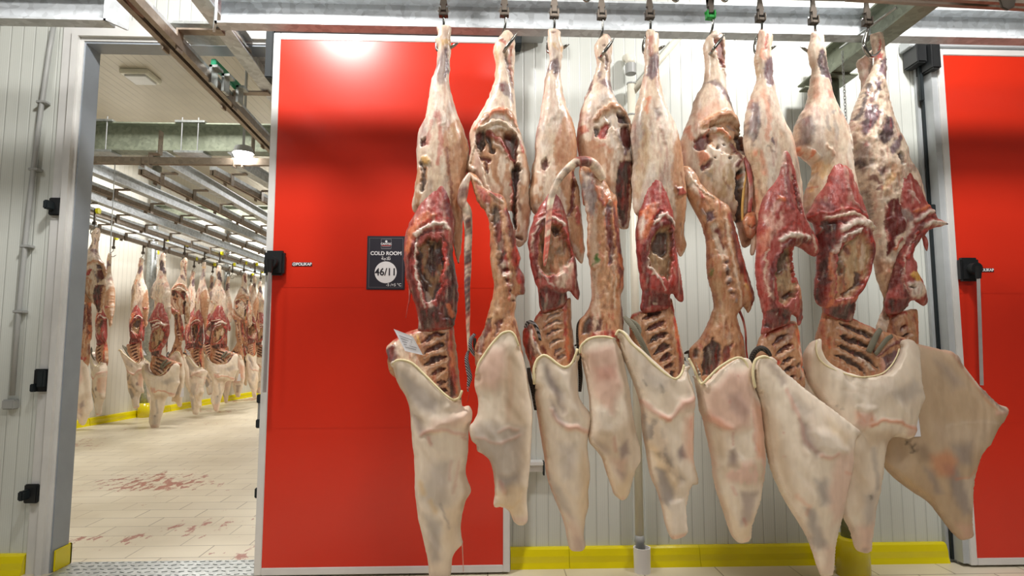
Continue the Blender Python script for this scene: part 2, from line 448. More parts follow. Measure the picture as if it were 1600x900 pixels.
    idx = np.arange(n); bi = np.where(~bd)[0]; mp_ = idx.copy(); mp_[bi] = n+np.arange(len(bi))
    V3 = np.vstack([fr, bk[bi]])-o_
    FB = mp_[F][:, ::-1]
    # orientation: front should face -y
    me = bpy.data.meshes.new(name); me.from_pydata(V3.tolist(), [], np.vstack([F, FB]).tolist())
    C4 = np.ones((len(V3), 4)); C4[:n, :3] = col; C4[n:, :3] = col[bi]
    ca = me.color_attributes.new('Col', 'FLOAT_COLOR', 'POINT'); ca.data.foreach_set('color', C4.ravel())
    bm = bmesh.new(); bm.from_mesh(me); bmesh.ops.recalc_face_normals(bm, faces=bm.faces[:]); bm.to_mesh(me); bm.free()
    me.materials.append(M[mat]); me.shade_smooth()
    o = bpy.data.objects.new(name, me); COL.objects.link(o); o.parent = parent; ORG[o] = ORG[parent]
    LASTF[o] = (V2, hf, Y)
    return o
def hash_(s):
    v = 7
    for ch in s: v = (v*31+ord(ch)) % 1000003
    return v

def ptube(name, pts, mat, parent, Y, base='W', patches='', n=12, flat=1.0, step=3, seed=3, mott=.2):
    """pts: x,y,r[,dy] in picture units on the plane Y (dy in metres toward the camera)"""
    P = parse(pts); 
    if P.shape[1] == 3: P = np.hstack([P, np.zeros((len(P), 1))])
    S = spline(P, False, step); mpp = (Y-CAM.y)/FP
    pts3 = []; rr = []
    for x, y, r_, dy in S:
        v = at(x, y, Y - dy); pts3.append(v); rr.append(max(r_, .3)*mpp)
    if mat in ('belt', 'strap'): flat = .45
    mb = MB().tube(pts3, rr, n, flat)
    o = mb.build(name, mat, parent, smooth=True)
    me = o.data
    if mat in ('flesh', 'fatm', 'gauze'):
        ring = np.repeat(S[:, :2], n, 0); ring = ring + np.tile(np.stack([np.cos(np.arange(n)*2*np.pi/n), np.sin(np.arange(n)*2*np.pi/n)], 1)*3, (len(S), 1))
        col, *_ = paint(ring, base, patches, 2, seed, mott, 1.0, 'meat' if mat == 'flesh' else 0)
        C4 = np.ones((len(me.vertices), 4)); C4[:, :3] = col[:len(me.vertices)]
        me.color_attributes.new('Col', 'FLOAT_COLOR', 'POINT').data.foreach_set('color', C4.ravel())
    return o
def ribs(segs, w=4.5, code='V/M', al=.9, dep=-6):
    """dark lens shaped gaps between ribs"""
    out = ''
    for (x0, y0, x1, y1) in segs:
        dx, dy = x1-x0, y1-y0; L = math.hypot(dx, dy); nx, ny = -dy/L, dx/L
        if ny < 0: nx, ny = -nx, -ny
        pts = []
        for t, ww in ((0, .1), (.2, .9), (.5, 1), (.8, .7), (1, .1)): pts.append((x0+dx*t+nx*w*ww/2-nx*2.5*math.sin(t*3.1), y0+dy*t+ny*w*ww/2-ny*2.5*math.sin(t*3.1)))
        for t, ww in ((.8, .7), (.5, 1), (.2, .9)): pts.append((x0+dx*t-nx*w*ww/2-nx*2.5*math.sin(t*3.1), y0+dy*t-ny*w*ww/2-ny*2.5*math.sin(t*3.1)))
        out += f'{code} {al} 1.3 {dep}: ' + ' '.join(f'{a:.1f},{b:.1f}' for a, b in pts) + '\n'
        out += f'~W .45 1.6 1.5: {x0+nx*(w*.9):.1f},{y0+ny*(w*.9):.1f} {x1+nx*(w*.9):.1f},{y1+ny*(w*.9):.1f}\n'
    return out
def spots(rows, code, al, h=0):
    return '\n'.join(f'~{code} {al} {r_} {h}: {x},{y}' for x, y, r_ in rows) + '\n'
# ================================================================== THE SETTING
X0 = at(80, 880, 0).x            # left edge of the doorway
DX1 = at(440, 60, -.12).x
XDR = at(1440, 500, 0).x         # left edge of the right-hand doorway frame
ZTOP = at(600, 62, -.1).z        # head of the sliding door
XR_OPEN = at(560, 450, 0).x      # doorway right edge, hidden behind the sliding door
WT = .12
CEILZ, C2 = 5.0, 4.6
# floors
struct('floor', MB().box((-9, -7, -.1), (9, 24, 0)), 'floor')
struct('ceiling', MB().box((-9, -4.9, CEILZ), (9, 0, CEILZ+.1)), 'ceil')
struct('ceiling', MB().box((-12, WT, C2), (7, 24, C2+.1)), 'ceil')
# front wall in three pieces round the doorway
struct('wall_back', MB().box((-7, 0, 0), (X0, WT, CEILZ)).box((X0, 0, ZTOP), (XR_OPEN, WT, CEILZ)).box((XR_OPEN, 0, 0), (9, WT, CEILZ)), 'panel')
# walls of the room beyond
L1, L2 = atz(109, 670, 0), atz(401, 618, 0)
dL = (L2-L1)/(L2.y-L1.y)
LA = L1 + dL*(WT-L1.y); LB = L1 + dL*(24-L1.y)
mb = MB(); mb.add([(LA.x-.15, LA.y, 0), (LA.x, LA.y, 0), (LB.x, LB.y, 0), (LB.x-.15, LB.y, 0), (LA.x-.15, LA.y, C2), (LA.x, LA.y, C2), (LB.x, LB.y, C2), (LB.x-.15, LB.y, C2)],
                  [(0, 3, 2, 1), (4, 5, 6, 7), (0, 1, 5, 4), (1, 2, 6, 5), (2, 3, 7, 6), (3, 0, 4, 7)])
struct('wall_left', mb, 'panel_y')
struct('wall_far', MB().box((-12, 23.8, 0), (7, 24, C2)), 'panel')
struct('wall_right', MB().box((2.2, WT, 0), (2.4, 24, C2)), 'panel_y')
def curb(name, A, B, h=.105, d=.045, side=(0, -1, 0)):
    A, B = Vector(A), Vector(B); s = Vector(side)
    prof = [(0, 0), (d*1.25, 0), (d*1.1, .018), (d, .03), (d*.95, h*.6), (d*.7, h*.92), (d*.35, h), (0, h)]
    mb = MB(); vv = [A+s*u+Vector((0, 0, z)) for u, z in prof]+[B+s*u+Vector((0, 0, z)) for u, z in prof]; n = len(prof)
    mb.add(vv, [tuple(range(n)), tuple(range(n, 2*n))[::-1]]+[(i, (i+1) % n, n+(i+1) % n, n+i) for i in range(n)])
    return struct(name, mb, 'yellow')
XBL = at(45, 875, 0).x
curb('baseboard_front', (-6, 0, 0), (XBL-.004, 0, 0))
xa = at(797, 870, 0).x; xe = at(1474, 870, 0).x
cuts = [xa, at(888, 870, 0).x, at(1090, 870, 0).x, at(1307, 870, 0).x, xe]
for a, b_ in zip(cuts, cuts[1:]): curb('baseboard_front', (a+.001, 0, 0), (b_-.001, 0, 0))
s_ = Vector((1, -dL.x, 0)).normalized()
k_ = WT
while k_ < 22:
    a = L1+dL*(k_-L1.y); b_ = L1+dL*(k_+1.99-L1.y); curb('baseboard_left', (a.x, a.y, 0), (b_.x, b_.y, 0), .115, .05, s_); k_ += 2
# doorway frame (white architrave, blue-grey jamb)
mb = MB().box((XBL, -.02, 0), (X0, 0, ZTOP+.13)).box((X0-.055, -.045, 0), (X0-.02, -.02, ZTOP+.055)).box((X0, -.02, ZTOP), (XR_OPEN+.2, 0, ZTOP+.13)).box((X0-.02, -.045, ZTOP+.02), (XR_OPEN+.2, -.02, ZTOP+.055))
struct('trim_1', mb, 'frame')
struct('trim_2', MB().box((X0, -.012, .0), (X0+.008, WT, ZTOP)).box((X0+.008, -.012, ZTOP-.012), (XR_OPEN, WT, ZTOP)), 'jamb')
struct('trim_3', MB().box((X0+.009, .0, 0), (X0+.018, WT+.02, .115)).box((X0-.05, WT+.001, 0), (X0+.018, WT+.02, .115)), 'yellow', .004)
# panel joint cover strips on the left wall
for px in (101, ):
    x = at(px-22, 400, 0).x
# checker plate threshold
P0, P1 = at(75, 897, -.02), at(392, 897, -.02)
mb = MB().box((X0+.03, -.10, 0), (XR_OPEN, WT+.02, .006))
for i in range(26):
    for j in range(5):
        x = X0+.08+i*.045; y = -.08+j*.05
        if x > XR_OPEN-.05: continue
        s = 1 if (i+j) % 2 else -1
        mb.hexa([(x-.012, y-.004*s-.003, .006), (x+.012, y+.004*s-.003, .006), (x+.012, y+.004*s+.003, .006), (x-.012, y-.004*s+.003, .006)], (0, 0, .003))
tp = mb.build('threshold_plate', 'dplate' if 'dplate' in M else 'galv', None, org=((X0+XR_OPEN)/2, 0, 0))
tag(tp, 'grey raised pattern metal plate on the floor across the open doorway', 'threshold plate')

# ---------------------------------------------------------------- sliding doors
def handle_set(root, px, py, Y, pxb, pyb, mirror=1):
    c = at(px, py, Y); e = at(pxb, pyb, Y-.09)
    hb = MB().box((c.x-.055, Y-.045, c.z-.068), (c.x+.055, Y, c.z+.068)).build('latch_body', 'black', root, bev=.012)
    MB().tube([(c.x-.005*mirror, Y-.03, c.z), (c.x-.005*mirror, Y-.085, c.z)], .034, 20).tube([(c.x-.005*mirror, Y-.085, c.z+.012), (c.x-.005*mirror, Y-.085, c.z-.06)], [.02, .014], 12).build('latch_hub', 'black', hb, smooth=False, bev=.002)
    s = Vector((c.x-.005*mirror, Y-.085, c.z-.045))
    MB().tube([s, (s.x+(e.x-s.x)*.5, Y-.088, s.z+(e.z-s.z)*.5), e], .0105, 4, 1.3).build('lever_bar', 'steel', root)
def plate_text(root, px, py, Y):
    c = at(px, py, Y)
    b_ = MB().box((c.x-.055, Y-.003, c.z-.0105), (c.x+.055, Y, c.z+.0105)).build('maker_plate', 'ink', root, bev=.001)
    ORG[b_] = ORG[root]
    text('lettering', 'POLIKAP', .022, (c.x+.011, Y-.0035, c.z), 'white', b_, bold=.0006)
    rg = [(c.x-.042+.0085*math.cos(t*math.pi/8), Y-.0036, c.z+.0085*math.sin(t*math.pi/8)) for t in range(17)]
    MB().tube(rg, .0016, 6).tube([(c.x-.042, Y-.0036, c.z-.003), (c.x-.042, Y-.0036, c.z+.003)], .003, 8).build('emblem', 'white', b_)
DY = -.12
def sliding_door(x0, x1, z0, z1, label, org):
    root = thing('sliding_door', org, label, 'door')
    fw = .038
    MB().box((x0+fw-.002, DY, z0+fw-.002), (x1-fw+.002, -.03, z1-fw+.002)).build('door_leaf', 'red', root)
    # horizontal skin joints of the leaf
    fr = MB().box((x0, DY-.006, z0), (x0+fw, -.025, z1)).box((x1-fw, DY-.006, z0), (x1, -.025, z1)).box((x0+fw, DY-.006, z0), (x1-fw, -.025, z0+fw)).box((x0+fw, DY-.006, z1-fw), (x1-fw, -.025, z1))
    fr.build('door_frame', 'frame', root, bev=.003)
    return root
a0 = at(397, 893, DY); a1 = at(797, 893, DY); at_ = at(600, 55, DY)
LDX0, LDX1, LDZ0, LDZ1 = a0.x, a1.x, .012, at_.z
ld = sliding_door(LDX0, LDX1, LDZ0, LDZ1, 'wide red sliding cold room door standing half open beside the doorway, with the black sign on it', ((LDX0+LDX1)/2, DY, 0))
for px, py in ((600, 449), (600, 668)):
    z = at(px, py, DY).z; MB().box((LDX0+.04, DY-.0012, z-.0018), (LDX1-.04, DY-.0001, z+.0018)).build('skin_joint', 'red', ld)
handle_set(ld, 432, 412, DY, 413, 613)
plate_text(ld, 472, 413, DY)
# inner pull handle and guides on the edge of the left door
p = at(402, 640, DY+.03)
hr = MB().box((LDX0-.03, DY+.02, at(0, 632, DY).z), (LDX0+.002, DY+.05, at(0, 618, DY).z)).box((LDX0-.03, DY+.02, at(0, 672, DY).z), (LDX0+.002, DY+.05, at(0, 658, DY).z)).build('handle_mount', 'rubber', ld, bev=.004)
MB().tube([(LDX0-.017, DY+.035, at(0, 660, DY).z), (LDX0-.017, DY+.035, at(0, 628, DY).z)], .009, 12).build('pull_bar', 'steel', ld)
MB().box((LDX0-.022, DY+.02, at(0, 784, DY).z), (LDX0+.002, DY+.045, at(0, 768, DY).z)).build('door_guide', 'rubber', ld, bev=.004)
b0 = at(1513, 889, DY); bt = at(1466, 76, DY)
RDX0 = (b0.x+bt.x)/2
rd = sliding_door(RDX0, RDX0+1.7, .012, at(1530, 78, DY).z, 'red sliding cold room door at the right edge, behind the last carcass', (RDX0+.8, DY, 0))
for py in (458, 661):
    z = at(1540, py, DY).z; MB().box((RDX0+.04, DY-.0012, z-.0018), (RDX0+1.66, DY-.0001, z+.0018)).build('skin_joint', 'red', rd)
handle_set(rd, 1508, 422, DY, 1534, 602, -1)
plate_text(rd, 1538, 422, DY)
MB().box((RDX0-.035, DY+.005, .02), (RDX0, -.03, at(1530, 78, DY).z)).build('edge_profile', 'frame_dull', rd)
MB().box((RDX0-.05, -.048, .02), (RDX0-.035, -.035, at(1530, 78, DY).z)).build('edge_gasket', 'rubber', rd)
# door frame strips left of the right door
xs_ = [at(p_, 500, 0).x for p_ in (1449, 1462, 1474)]
x1_ = RDX0-.055
xw = at(1474, 870, 0).x
struct('trim_4', MB().box((xw, -.03, 0), (xw+.04, 0, 3.4)).box((xw+.04, -.05, 0), (xw+.075, 0, 3.4)).box((xw+.075, -.03, 0), (x1_+.05, 0, 3.4)), 'frame_dull', .004)
struct('trim_5', MB().box((xw+.042, -.056, 0), (xw+.056, -.05, 3.4)), 'frame')

# sliding rail boxes and roller blocks above the doors
zt = at(600, 52, DY).z
mb = MB().box((LDX0-.03, DY-.03, LDZ1+.02), (LDX1+.20, -.02, LDZ1+.09))
t = thing('door_track', (0, -.05, LDZ1), 'grey metal sliding track mounted on the wall over the left red door', 'door track')
mb.build('track_profile', 'frame_dull', t, bev=.004)
rl = at(434, 90, DY)
MB().box((LDX0-.045, DY-.01, at(434, 122, DY).z), (LDX0-.001, -.02, LDZ1+.03)).build('end_stop', 'rubber', t, bev=.006)
MB().box((LDX1-.02, DY-.02, LDZ1-.14), (LDX1+.005, -.02, LDZ1+.02)).box((LDX1, DY-.02, LDZ1-.045), (LDX1+.065, -.03, LDZ1+.02)).build('roller_bracket', 'rubber', t, bev=.004)
t = thing('door_track', (RDX0+.5, -.05, 3.1), 'grey metal sliding track mounted on the wall over the right red door', 'door track')
zr = at(1530, 78, DY).z
MB().box((RDX0-.15, DY+.01, zr+.02), (RDX0+2.0, -.01, zr+.08)).build('track_profile', 'frame_dull', t, bev=.004)
MB().box((RDX0-.13, DY-.02, zr-.09), (RDX0-.07, -.01, zr+.03)).box((RDX0-.065, DY-.05, zr-.14), (RDX0-.008, -.02, zr+.045)).build('roller_block', 'black', t, bev=.008)
MB().box((RDX0-.075, -.075, zr-.30), (RDX0-.052, -.05, zr-.05)).build('guide_strip', 'rubber', t, bev=.004)
t = MB().box((RDX0-.085, -.08, at(1466, 340, 0).z), (RDX0-.03, -.055, at(1466, 324, 0).z)).build('door_buffer', 'rubber', None, org=(RDX0-.06, -.06, at(1466, 340, 0).z), bev=.004)
tag(t, 'small black rubber buffer on the frame beside the right red door', 'buffer')

# ---------------------------------------------------------------- sign on the red door
c = at(603, 410.5, DY-.004); sw, sh = .106, .151
sg = thing('cold_room_sign', (c.x, DY-.004, c.z), 'charcoal cold room sign with white lettering and white number disc, on the red door', 'sign')
MB().box((c.x-sw, DY-.005, c.z-sh), (c.x+sw, DY, c.z+sh)).build('sign_board', 'signbg', sg, bev=.002)
bd_ = .012; yy = DY-.0056
mb = MB()
for (u0, v0, u1, v1) in ((-sw+bd_, sh-bd_-.0016, sw-bd_, sh-bd_), (-sw+bd_, -sh+bd_, sw-bd_, -sh+bd_+.0016), (-sw+bd_, -sh+bd_, -sw+bd_+.0016, sh-bd_), (sw-bd_-.0016, -sh+bd_, sw-bd_, sh-bd_)):
    mb.box((c.x+u0, yy, c.z+v0), (c.x+u1, yy+.001, c.z+v1))
mb.build('border_line', 'signgrey', sg)
lx, lz = c.x+.0, c.z+.106
mb = MB()
for (u0, v0, u1, v1) in ((-.029, .026, .029, .029), (-.029, -.029, .029, -.024), (-.029, -.029, -.0265, .029), (.0265, -.029, .029, .029), (-.022, -.017, .022, -.012)):
    mb.box((lx+u0, yy, lz+v0), (lx+u1, yy+.001, lz+v1))
lg = mb.build('emblem', 'signgrey', sg)
MB().tube([(lx, yy, lz+.014), (lx, yy+.001, lz+.014)], .0065, 16).build('emblem_dot', 'white', lg)
text('lettering', 'CANTEC', .0155, (lx, yy-.0002, lz-.0005), 'white', lg, bold=.0005)
MB().box((lx-.026, yy, lz-.011), (lx+.026, yy+.001, lz-.0075)).build('emblem_line', 'redprint', lg)
text('lettering', 'COLD ROOM', .0285, (c.x, yy, c.z+.052), 'white', sg, bold=.0008)
text('lettering', '\uFE94\uFE9F\uFEFC\uFE9B', .026, (c.x, yy, c.z+.024), 'white', sg, bold=.0004)
MB().tube([(c.x, yy, c.z-.054), (c.x, yy+.001, c.z-.054)], .061, 48).build('number_disc', 'white', sg)
text('number', '46/11', .057, (c.x, yy-.001, c.z-.054), 'ink', sg, bold=.0011, xs=.92)
text('lettering', '-5 /+5 °C', .022, (c.x+sw-.018, yy, c.z-sh+.026), 'white', sg, 'RIGHT', bold=.0003)

# ---------------------------------------------------------------- left wall fittings
t = thing('cable_conduit', at(30, 630, 0), 'grey cable conduit running down the white wall left of the doorway to a small box', 'conduit')
pts = [at(x, y, -.03) for x, y in ((84, 40), (77, 80), (62, 185), (52, 265), (40, 375), (28, 500), (19, 618))]
MB().tube(pts, .0135, 12).build('conduit_pipe', 'greyplastic', t, smooth=True)
for px, py in ((64, 160), (52, 265), (39, 385), (28, 487)):
    q = at(px, py, -.03); MB().box((q.x-.02, -.046, q.z-.008), (q.x+.036, 0, q.z+.008)).build('pipe_clip', 'greyplastic', t, bev=.003)
q = at(16, 631, -.03); MB().box((q.x-.034, -.05, q.z-.03), (q.x+.03, 0, q.z+.024)).build('junction_box', 'greyplastic', t, bev=.006)
for i, (px, py, lab, h) in enumerate(((88, 323, 'black plastic door stop block high on the left door frame', .05), (65, 594, 'square black latch keeper at handle height on the left door frame', .062), (50, 771, 'black plastic door stop block low on the left door frame', .05))):
    q = at(px, py, -.03)
    t = thing('door_stop' if i != 1 else 'latch_keeper', (q.x, -.02, q.z), lab, 'door stop' if i != 1 else 'latch keeper')
    MB().box((q.x-.035, -.045, q.z-h), (q.x+.035, -.02, q.z+h)).build('mount_plate', 'black', t, bev=.005)
    if i != 1:
        MB().box((q.x-.028, -.10, q.z-h*.5), (q.x-.0, -.04, q.z+h*.5)).build('stop_nose', 'rubber', t, bev=.006)
    else:
        MB().box((q.x-.035, -.07, q.z-h), (q.x-.012, -.04, q.z-h*.3)).box((q.x+.0, -.07, q.z-h*.6), (q.x+.035, -.04, q.z+h*.9)).build('keeper_lip', 'rubber', t, bev=.004)

# ---------------------------------------------------------------- pipes on the wall behind the carcasses
t = thing('drain_pipe', (at(1003, 860, -.07).x, -.07, 0), 'cream plastic drain pipe on the wall with a slanting branch, behind the middle carcasses', 'pipe')
p0, p1 = at(986, 130, -.07), at(1001, 838, -.07)
MB().tube([(p0.x, -.07, p0.z), (p0.x, -.07, p1.z)], .0235, 20).build('upright_pipe', 'pvc', t, smooth=True)
q0, q1 = at(990, 142, -.07), at(1066, 52, -.07)
MB().tube([q0, q1], .021, 20).build('branch_pipe', 'pvc', t, smooth=True)
z0 = at(985, 108, -.07).z; x_ = p0.x
MB().tube([(x_, -.07, z0-.03), (x_, -.07, z0+.03)], .032, 20).build('coupling', 'greyplastic', t)
MB().tube([(x_, -.07, z0+.028), (x_-.002, -.07, z0+.05), (x_-.012, -.065, z0+.075), (x_-.02, -.03, z0+.085)], [.028, .029, .027, .024], 16).build('elbow', 'pvc', t, smooth=True)
for py in (131, 180): 
    z = at(990, py, -.07).z; MB().tube([(x_, -.07, z-.004), (x_, -.07, z+.004)], .0265, 20).build('pipe_ring', 'greyplastic', t)
zz = [at(1001, v, -.07).z for v in (836, 846, 848, 856, 858, 864)]
MB().tube([(x_, -.07, z) for z in zz], [.024, .03, .026, .031, .024, .022], 20).build('spout', 'greyplastic', t, smooth=True)
b_ = at(1004, 893, -.12)
t = MB()
ring = lambda r, z: [(b_.x+r*math.cos(k*math.pi/16), -.115+r*math.sin(k*math.pi/16), z) for k in range(32)]
v = ring(.044, 0)+ring(.046, .13)+ring(.040, .13)+ring(.038, .01); f = []
for s in range(3):
    for k in range(32): f.append((s*32+k, s*32+(k+1) % 32, (s+1)*32+(k+1) % 32, (s+1)*32+k))
f += [tuple(range(32))[::-1], tuple(range(96, 128))]
t.add(v, f); t = t.build('drip_cup', 'whiteplastic', None, org=(b_.x, -.115, 0), bev=0)
tag(t, 'round white plastic drain cup on the floor under the cream pipe', 'drain cup')
# small wall ledge
q = at(840, 729, -.05)
t = thing('wall_ledge', (q.x, -.03, q.z), 'short white ledge with black end on the wall between second and third carcass', 'ledge')
MB().box((q.x-.14, -.06, q.z-.028), (q.x+.03, 0, q.z+.008)).box((q.x-.14, -.075, q.z+.008), (q.x+.03, 0, q.z+.03)).build('ledge_shelf', 'frame', t, bev=.003)
MB().box((q.x+.03, -.07, q.z-.045), (q.x+.038, -.02, q.z+.028)).build('end_piece', 'rubber', t)

# ---------------------------------------------------------------- column with plate, brackets, chain
cq = at(1334, 905, -.20); cx = cq.x; cy = -.20
t = thing('support_column', (cx, cy, 0), 'round grey steel column with yellow foot sleeve against the wall, behind the last carcasses', 'column')
ztop = at(1320, 128, cy).z
MB().tube([(cx, cy, 0), (cx, cy, ztop)], .052, 28).build('column_pipe', 'galv_green', t, smooth=True)
MB().tube([(cx, cy, 0), (cx, cy, .19), (cx, cy, .20)], [.085, .085, .079], 28).build('foot_sleeve', 'yellow', t, smooth=True)
MB().box((cx-.14, cy-.09, ztop), (cx+.12, cy+.09, ztop+.012)).box((cx-.17, cy-.05, ztop-.06), (cx-.10, cy+.02, ztop-.05)).build('head_plate', 'galv_green', t, bev=.003)
mb = MB()
pa, pb = at(1320, 120, -.2), at(1440, 0, -1.05)
d = (pb-pa).normalized(); up = Vector((0, 0, 1)); sd = d.cross(up).normalized()
def ibeam(mb, A, B, h, wd, tf=.010, tw=.008, up=Vector((0, 0, 1))):
    A, B = Vector(A), Vector(B); d = (B-A).normalized(); s = d.cross(up).normalized(); u = s.cross(d).normalized()
    def bar(u0, u1, w0, w1):
        q = [A+u*u0+s*w0, A+u*u0+s*w1, A+u*u1+s*w1, A+u*u1+s*w0]; mb.hexa(q, B-A)
    bar(-h/2, -h/2+tf, -wd/2, wd/2); bar(h/2-tf, h/2, -wd/2, wd/2); bar(-h/2+tf, h/2-tf, -tw/2, tw/2); return mb
def cbeam(mb, A, B, h, wd, tf=.010, tw=.010):
    """channel: web at the back (+y side of travel x), flanges toward the camera"""
    A, B = Vector(A), Vector(B); up = Vector((0, 0, 1)); s = Vector((0, -1, 0)) if abs((B-A).x) > abs((B-A).y) else Vector((1, 0, 0))
    def bar(u0, u1, w0, w1):
        q = [A+up*u0+s*w0, A+up*u0+s*w1, A+up*u1+s*w1, A+up*u1+s*w0]; mb.hexa(q, B-A)
    bar(0, tf, 0, wd); bar(h-tf, h, 0, wd); bar(tf, h-tf, 0, tw); return mb
BY = -.56                                 # back of the long channel beam
zb = at(900, 58, BY).z
hB = .155
p0 = Vector((at(335, 50, BY-.07).x, BY, zb))
t = thing('overhead_beam', (0.5, BY, zb), 'long galvanised channel beam running above the red door and the hanging carcasses', 'beam')
cbeam(MB(), p0, (4.6, BY, zb), hB, .075).build('channel', 'galv_white', t)
MB().hexa([(p0.x, BY-.075, zb), (p0.x-.05, BY+.02, zb), (p0.x-.05, BY+.02, zb+hB), (p0.x, BY-.075, zb+hB)], (.012, .0, 0)).build('return_leg', 'galv_white', t)
pl = at(165, 47, BY-.07)
t = thing('overhead_beam', (pl.x-1, BY, zb), 'short galvanised channel beam end above the white wall at the upper left', 'beam')
cbeam(MB(), (-6, BY, zb), (pl.x, BY, zb), hB, .075).build('channel', 'galv_white', t)
MB().hexa([(pl.x, BY-.075, zb), (pl.x+.055, BY+.02, zb), (pl.x+.055, BY+.02, zb+hB), (pl.x, BY-.075, zb+hB)], (-.012, .0, 0)).build('return_leg', 'galv_white', t)
# cross beam from column head to the hook rail
t = thing('cross_beam', (cx, cy, ztop+.1), 'galvanised cross beam running from the column head out to the hook rail', 'beam')
A_ = Vector((cx+.02, cy+.1, ztop+.10)); B_ = Vector((cx+.02, -3.0, ztop+.10))
ibeam(MB(), A_, B_, .17, .11).build('beam_profile', 'galv_green', t)
mb = MB(); r0, r1 = at(1313, 75, -.45), at(1400, 12, -.95)
mb.tube([r0, r1], .006, 8)
t = mb.build('brace_rod', 'galv', None, org=r0, smooth=True); tag(t, 'thin slanting steel rod beside the cross beam over the eighth carcass', 'rod')
# chain
t = MB(); zc = at(1316, 80, -.42).z; xc = at(1316, 80, -.42).x
for i in range(22):
    z = zc-.018*i-.01; ang = (i % 2)*math.pi/2; ca, sa = math.cos(ang), math.sin(ang)
    pts = [(xc+.0055*ca*math.cos(a), -.42+.0055*sa*math.cos(a), z+.0125*math.sin(a)) for a in [k*math.pi/5 for k in range(11)]]
    t.tube(pts, .0018, 5)
t = t.build('hanging_chain', 'steel', None, org=(xc, -.42, zc)); tag(t, 'thin steel chain hanging from the rod in front of the grey column', 'chain')

# hook rail over the carcasses (above the frame) and its brackets
RY = -.95
def rail(root, A, B, mat='rail', w_=.055, h_=.05):
    A, B = Vector(A), Vector(B); d = (B-A).normalized(); s = d.cross(Vector((0, 0, 1))).normalized()*w_/2; u = Vector((0, 0, h_))
    mb = MB(); g = s*.28
    mb.hexa([A-s, A-g, A-g+u, A-s+u], B-A); mb.hexa([A+g, A+s, A+s+u, A+g+u], B-A)
    return mb.build('track', mat, root)
RZ = 2.80
t = thing('hook_rail', (.5, RY, RZ), 'overhead twin track rail that carries the nine front carcasses', 'rail')
rail(t, (-1.2, RY, RZ), (3.4, RY, RZ))
for x in (-1, 0, 1, 2, 3): MB().box((x-.03, RY-.05, RZ+.05), (x+.03, RY+.05, RZ+.35)).build('hanger', 'galv', t)
# right hand rail corner with lug
t = thing('side_rail', at(1540, 8, -1.3), 'reddish brown rail crossing the top right corner', 'rail')
A_, B_ = at(1440, 3, -1.25), at(1640, 14, -1.25)
rail(t, A_+Vector((-.3, 0, .01)), B_)
q = at(1560, 12, -1.27); MB().prism([(q.x-.03, q.z+.03), (q.x+.045, q.z+.03), (q.x+.03, q.z-.02), (q.x+.005, q.z-.032), (q.x-.02, q.z-.02)], -1.31, -1.30).build('lug', 'dsteel', t, bev=.002)

# ---------------------------------------------------------------- rails passing through the doorway and in the room beyond
RZ2 = 2.80
def bracket(root, p, off, zt):
    """C shaped hanger: from track p up and over to the carrying beam"""
    x, y, z = p; s = 1 if off > 0 else -1
    mb = MB().box((x+s*.03, y-.03, z-.02), (x+s*.04, y+.03, z+.10)).box((x-s*.04, y-.03, z-.02), (x-s*.03, y+.03, z+.05))
    mb.box((x+s*.04, y-.03, z+.09), (x+off, y+.03, z+.10)).box((x+off-s*.01, y-.03, z+.10), (x+off, y+.03, zt))
    return mb.build('hanger', 'rail', root)
def rail_line(A, B, label, off=.16, step=.62, carry=True, first=.3, wr=.055):
    A, B = Vector(A), Vector(B); A.z = B.z = RZ2; d = (B-A).normalized(); L = (B-A).length
    t = thing('overhead_rail', (A+B)/2, label, 'rail')
    rail(t, A, B, 'rail', wr, .05)
    MB().hexa([A+Vector((-.03, 0, .05)), A+Vector((.03, 0, .05)), A+Vector((.03, 0, .085)), A+Vector((-.03, 0, .085))], B-A).build('rail_web', 'galv_white', t)
    o = Vector((off, 0, 0))
    if carry:
        ibeam(MB(), A+o+Vector((0, 0, .165)), B+o+Vector((0, 0, .165)), .12, .09).build('carrying_beam', 'galv_white', t)
    for kk in (L*.6, L*.95):
        q = A+d*kk+o; MB().tube([q+Vector((0, 0, .2)), (q.x, q.y, C2)], .007, 6).build('tie_rod', 'steel', t)
    k = first
    while k < L: bracket(t, A+d*k, off, RZ2+.11); k += step
    return t
na, nb_ = atz(196, 0, RZ2), atz(432, 243, RZ2)
dn = (nb_-na)/(nb_.y-na.y)
nearA = na+dn*(-1.6-na.y); nearB = na+dn*(5.0-na.y)
nr = rail_line(nearA, nearB, 'nearest overhead rail, running through the doorway from the hall into the cold room', .26, .8, True, 1.25, .085)
# curved switch branch joining the near rail
mb = MB(); s0 = nearA+dn*(.95); cp = [s0+Vector((0, 0, 0)), s0+Vector((-.05, -.35, 0)), s0+Vector((-.25, -.7, 0)), s0+Vector((-.6, -.95, 0)), s0+Vector((-1.1, -1.05, 0))]
cpv = spline(np.array([[p.x, p.y, p.z] for p in cp]), False, .0001) if False else None
mb.tube([p+Vector((0, 0, .02)) for p in cp], .02, 4)
mb.build('switch_branch', 'rail', nr, smooth=False)
g0, g1 = at(331, 103, .55), at(372, 148, 1.1)
ga, gb = atz(329, 104, RZ2+.10), atz(374, 148, RZ2+.10)
m2 = MB().hexa([ga, ga+Vector((.03, 0, 0)), ga+Vector((.03, 0, .05)), ga+Vector((0, 0, .05))], gb-ga)
m2.build('buffer_strip', 'teal', nr, bev=.003)
for px, py in ((333, 128), (352, 141), (374, 158)):
    q = atz(px, py, RZ2); MB().box((q.x-.008, q.y-.04, q.z-.02), (q.x+.008, q.y+.04, q.z+.09)).box((q.x-.008, q.y-.04, q.z+.075), (q.x+.04, q.y+.04, q.z+.09)).build('switch_cam', 'galv', nr)
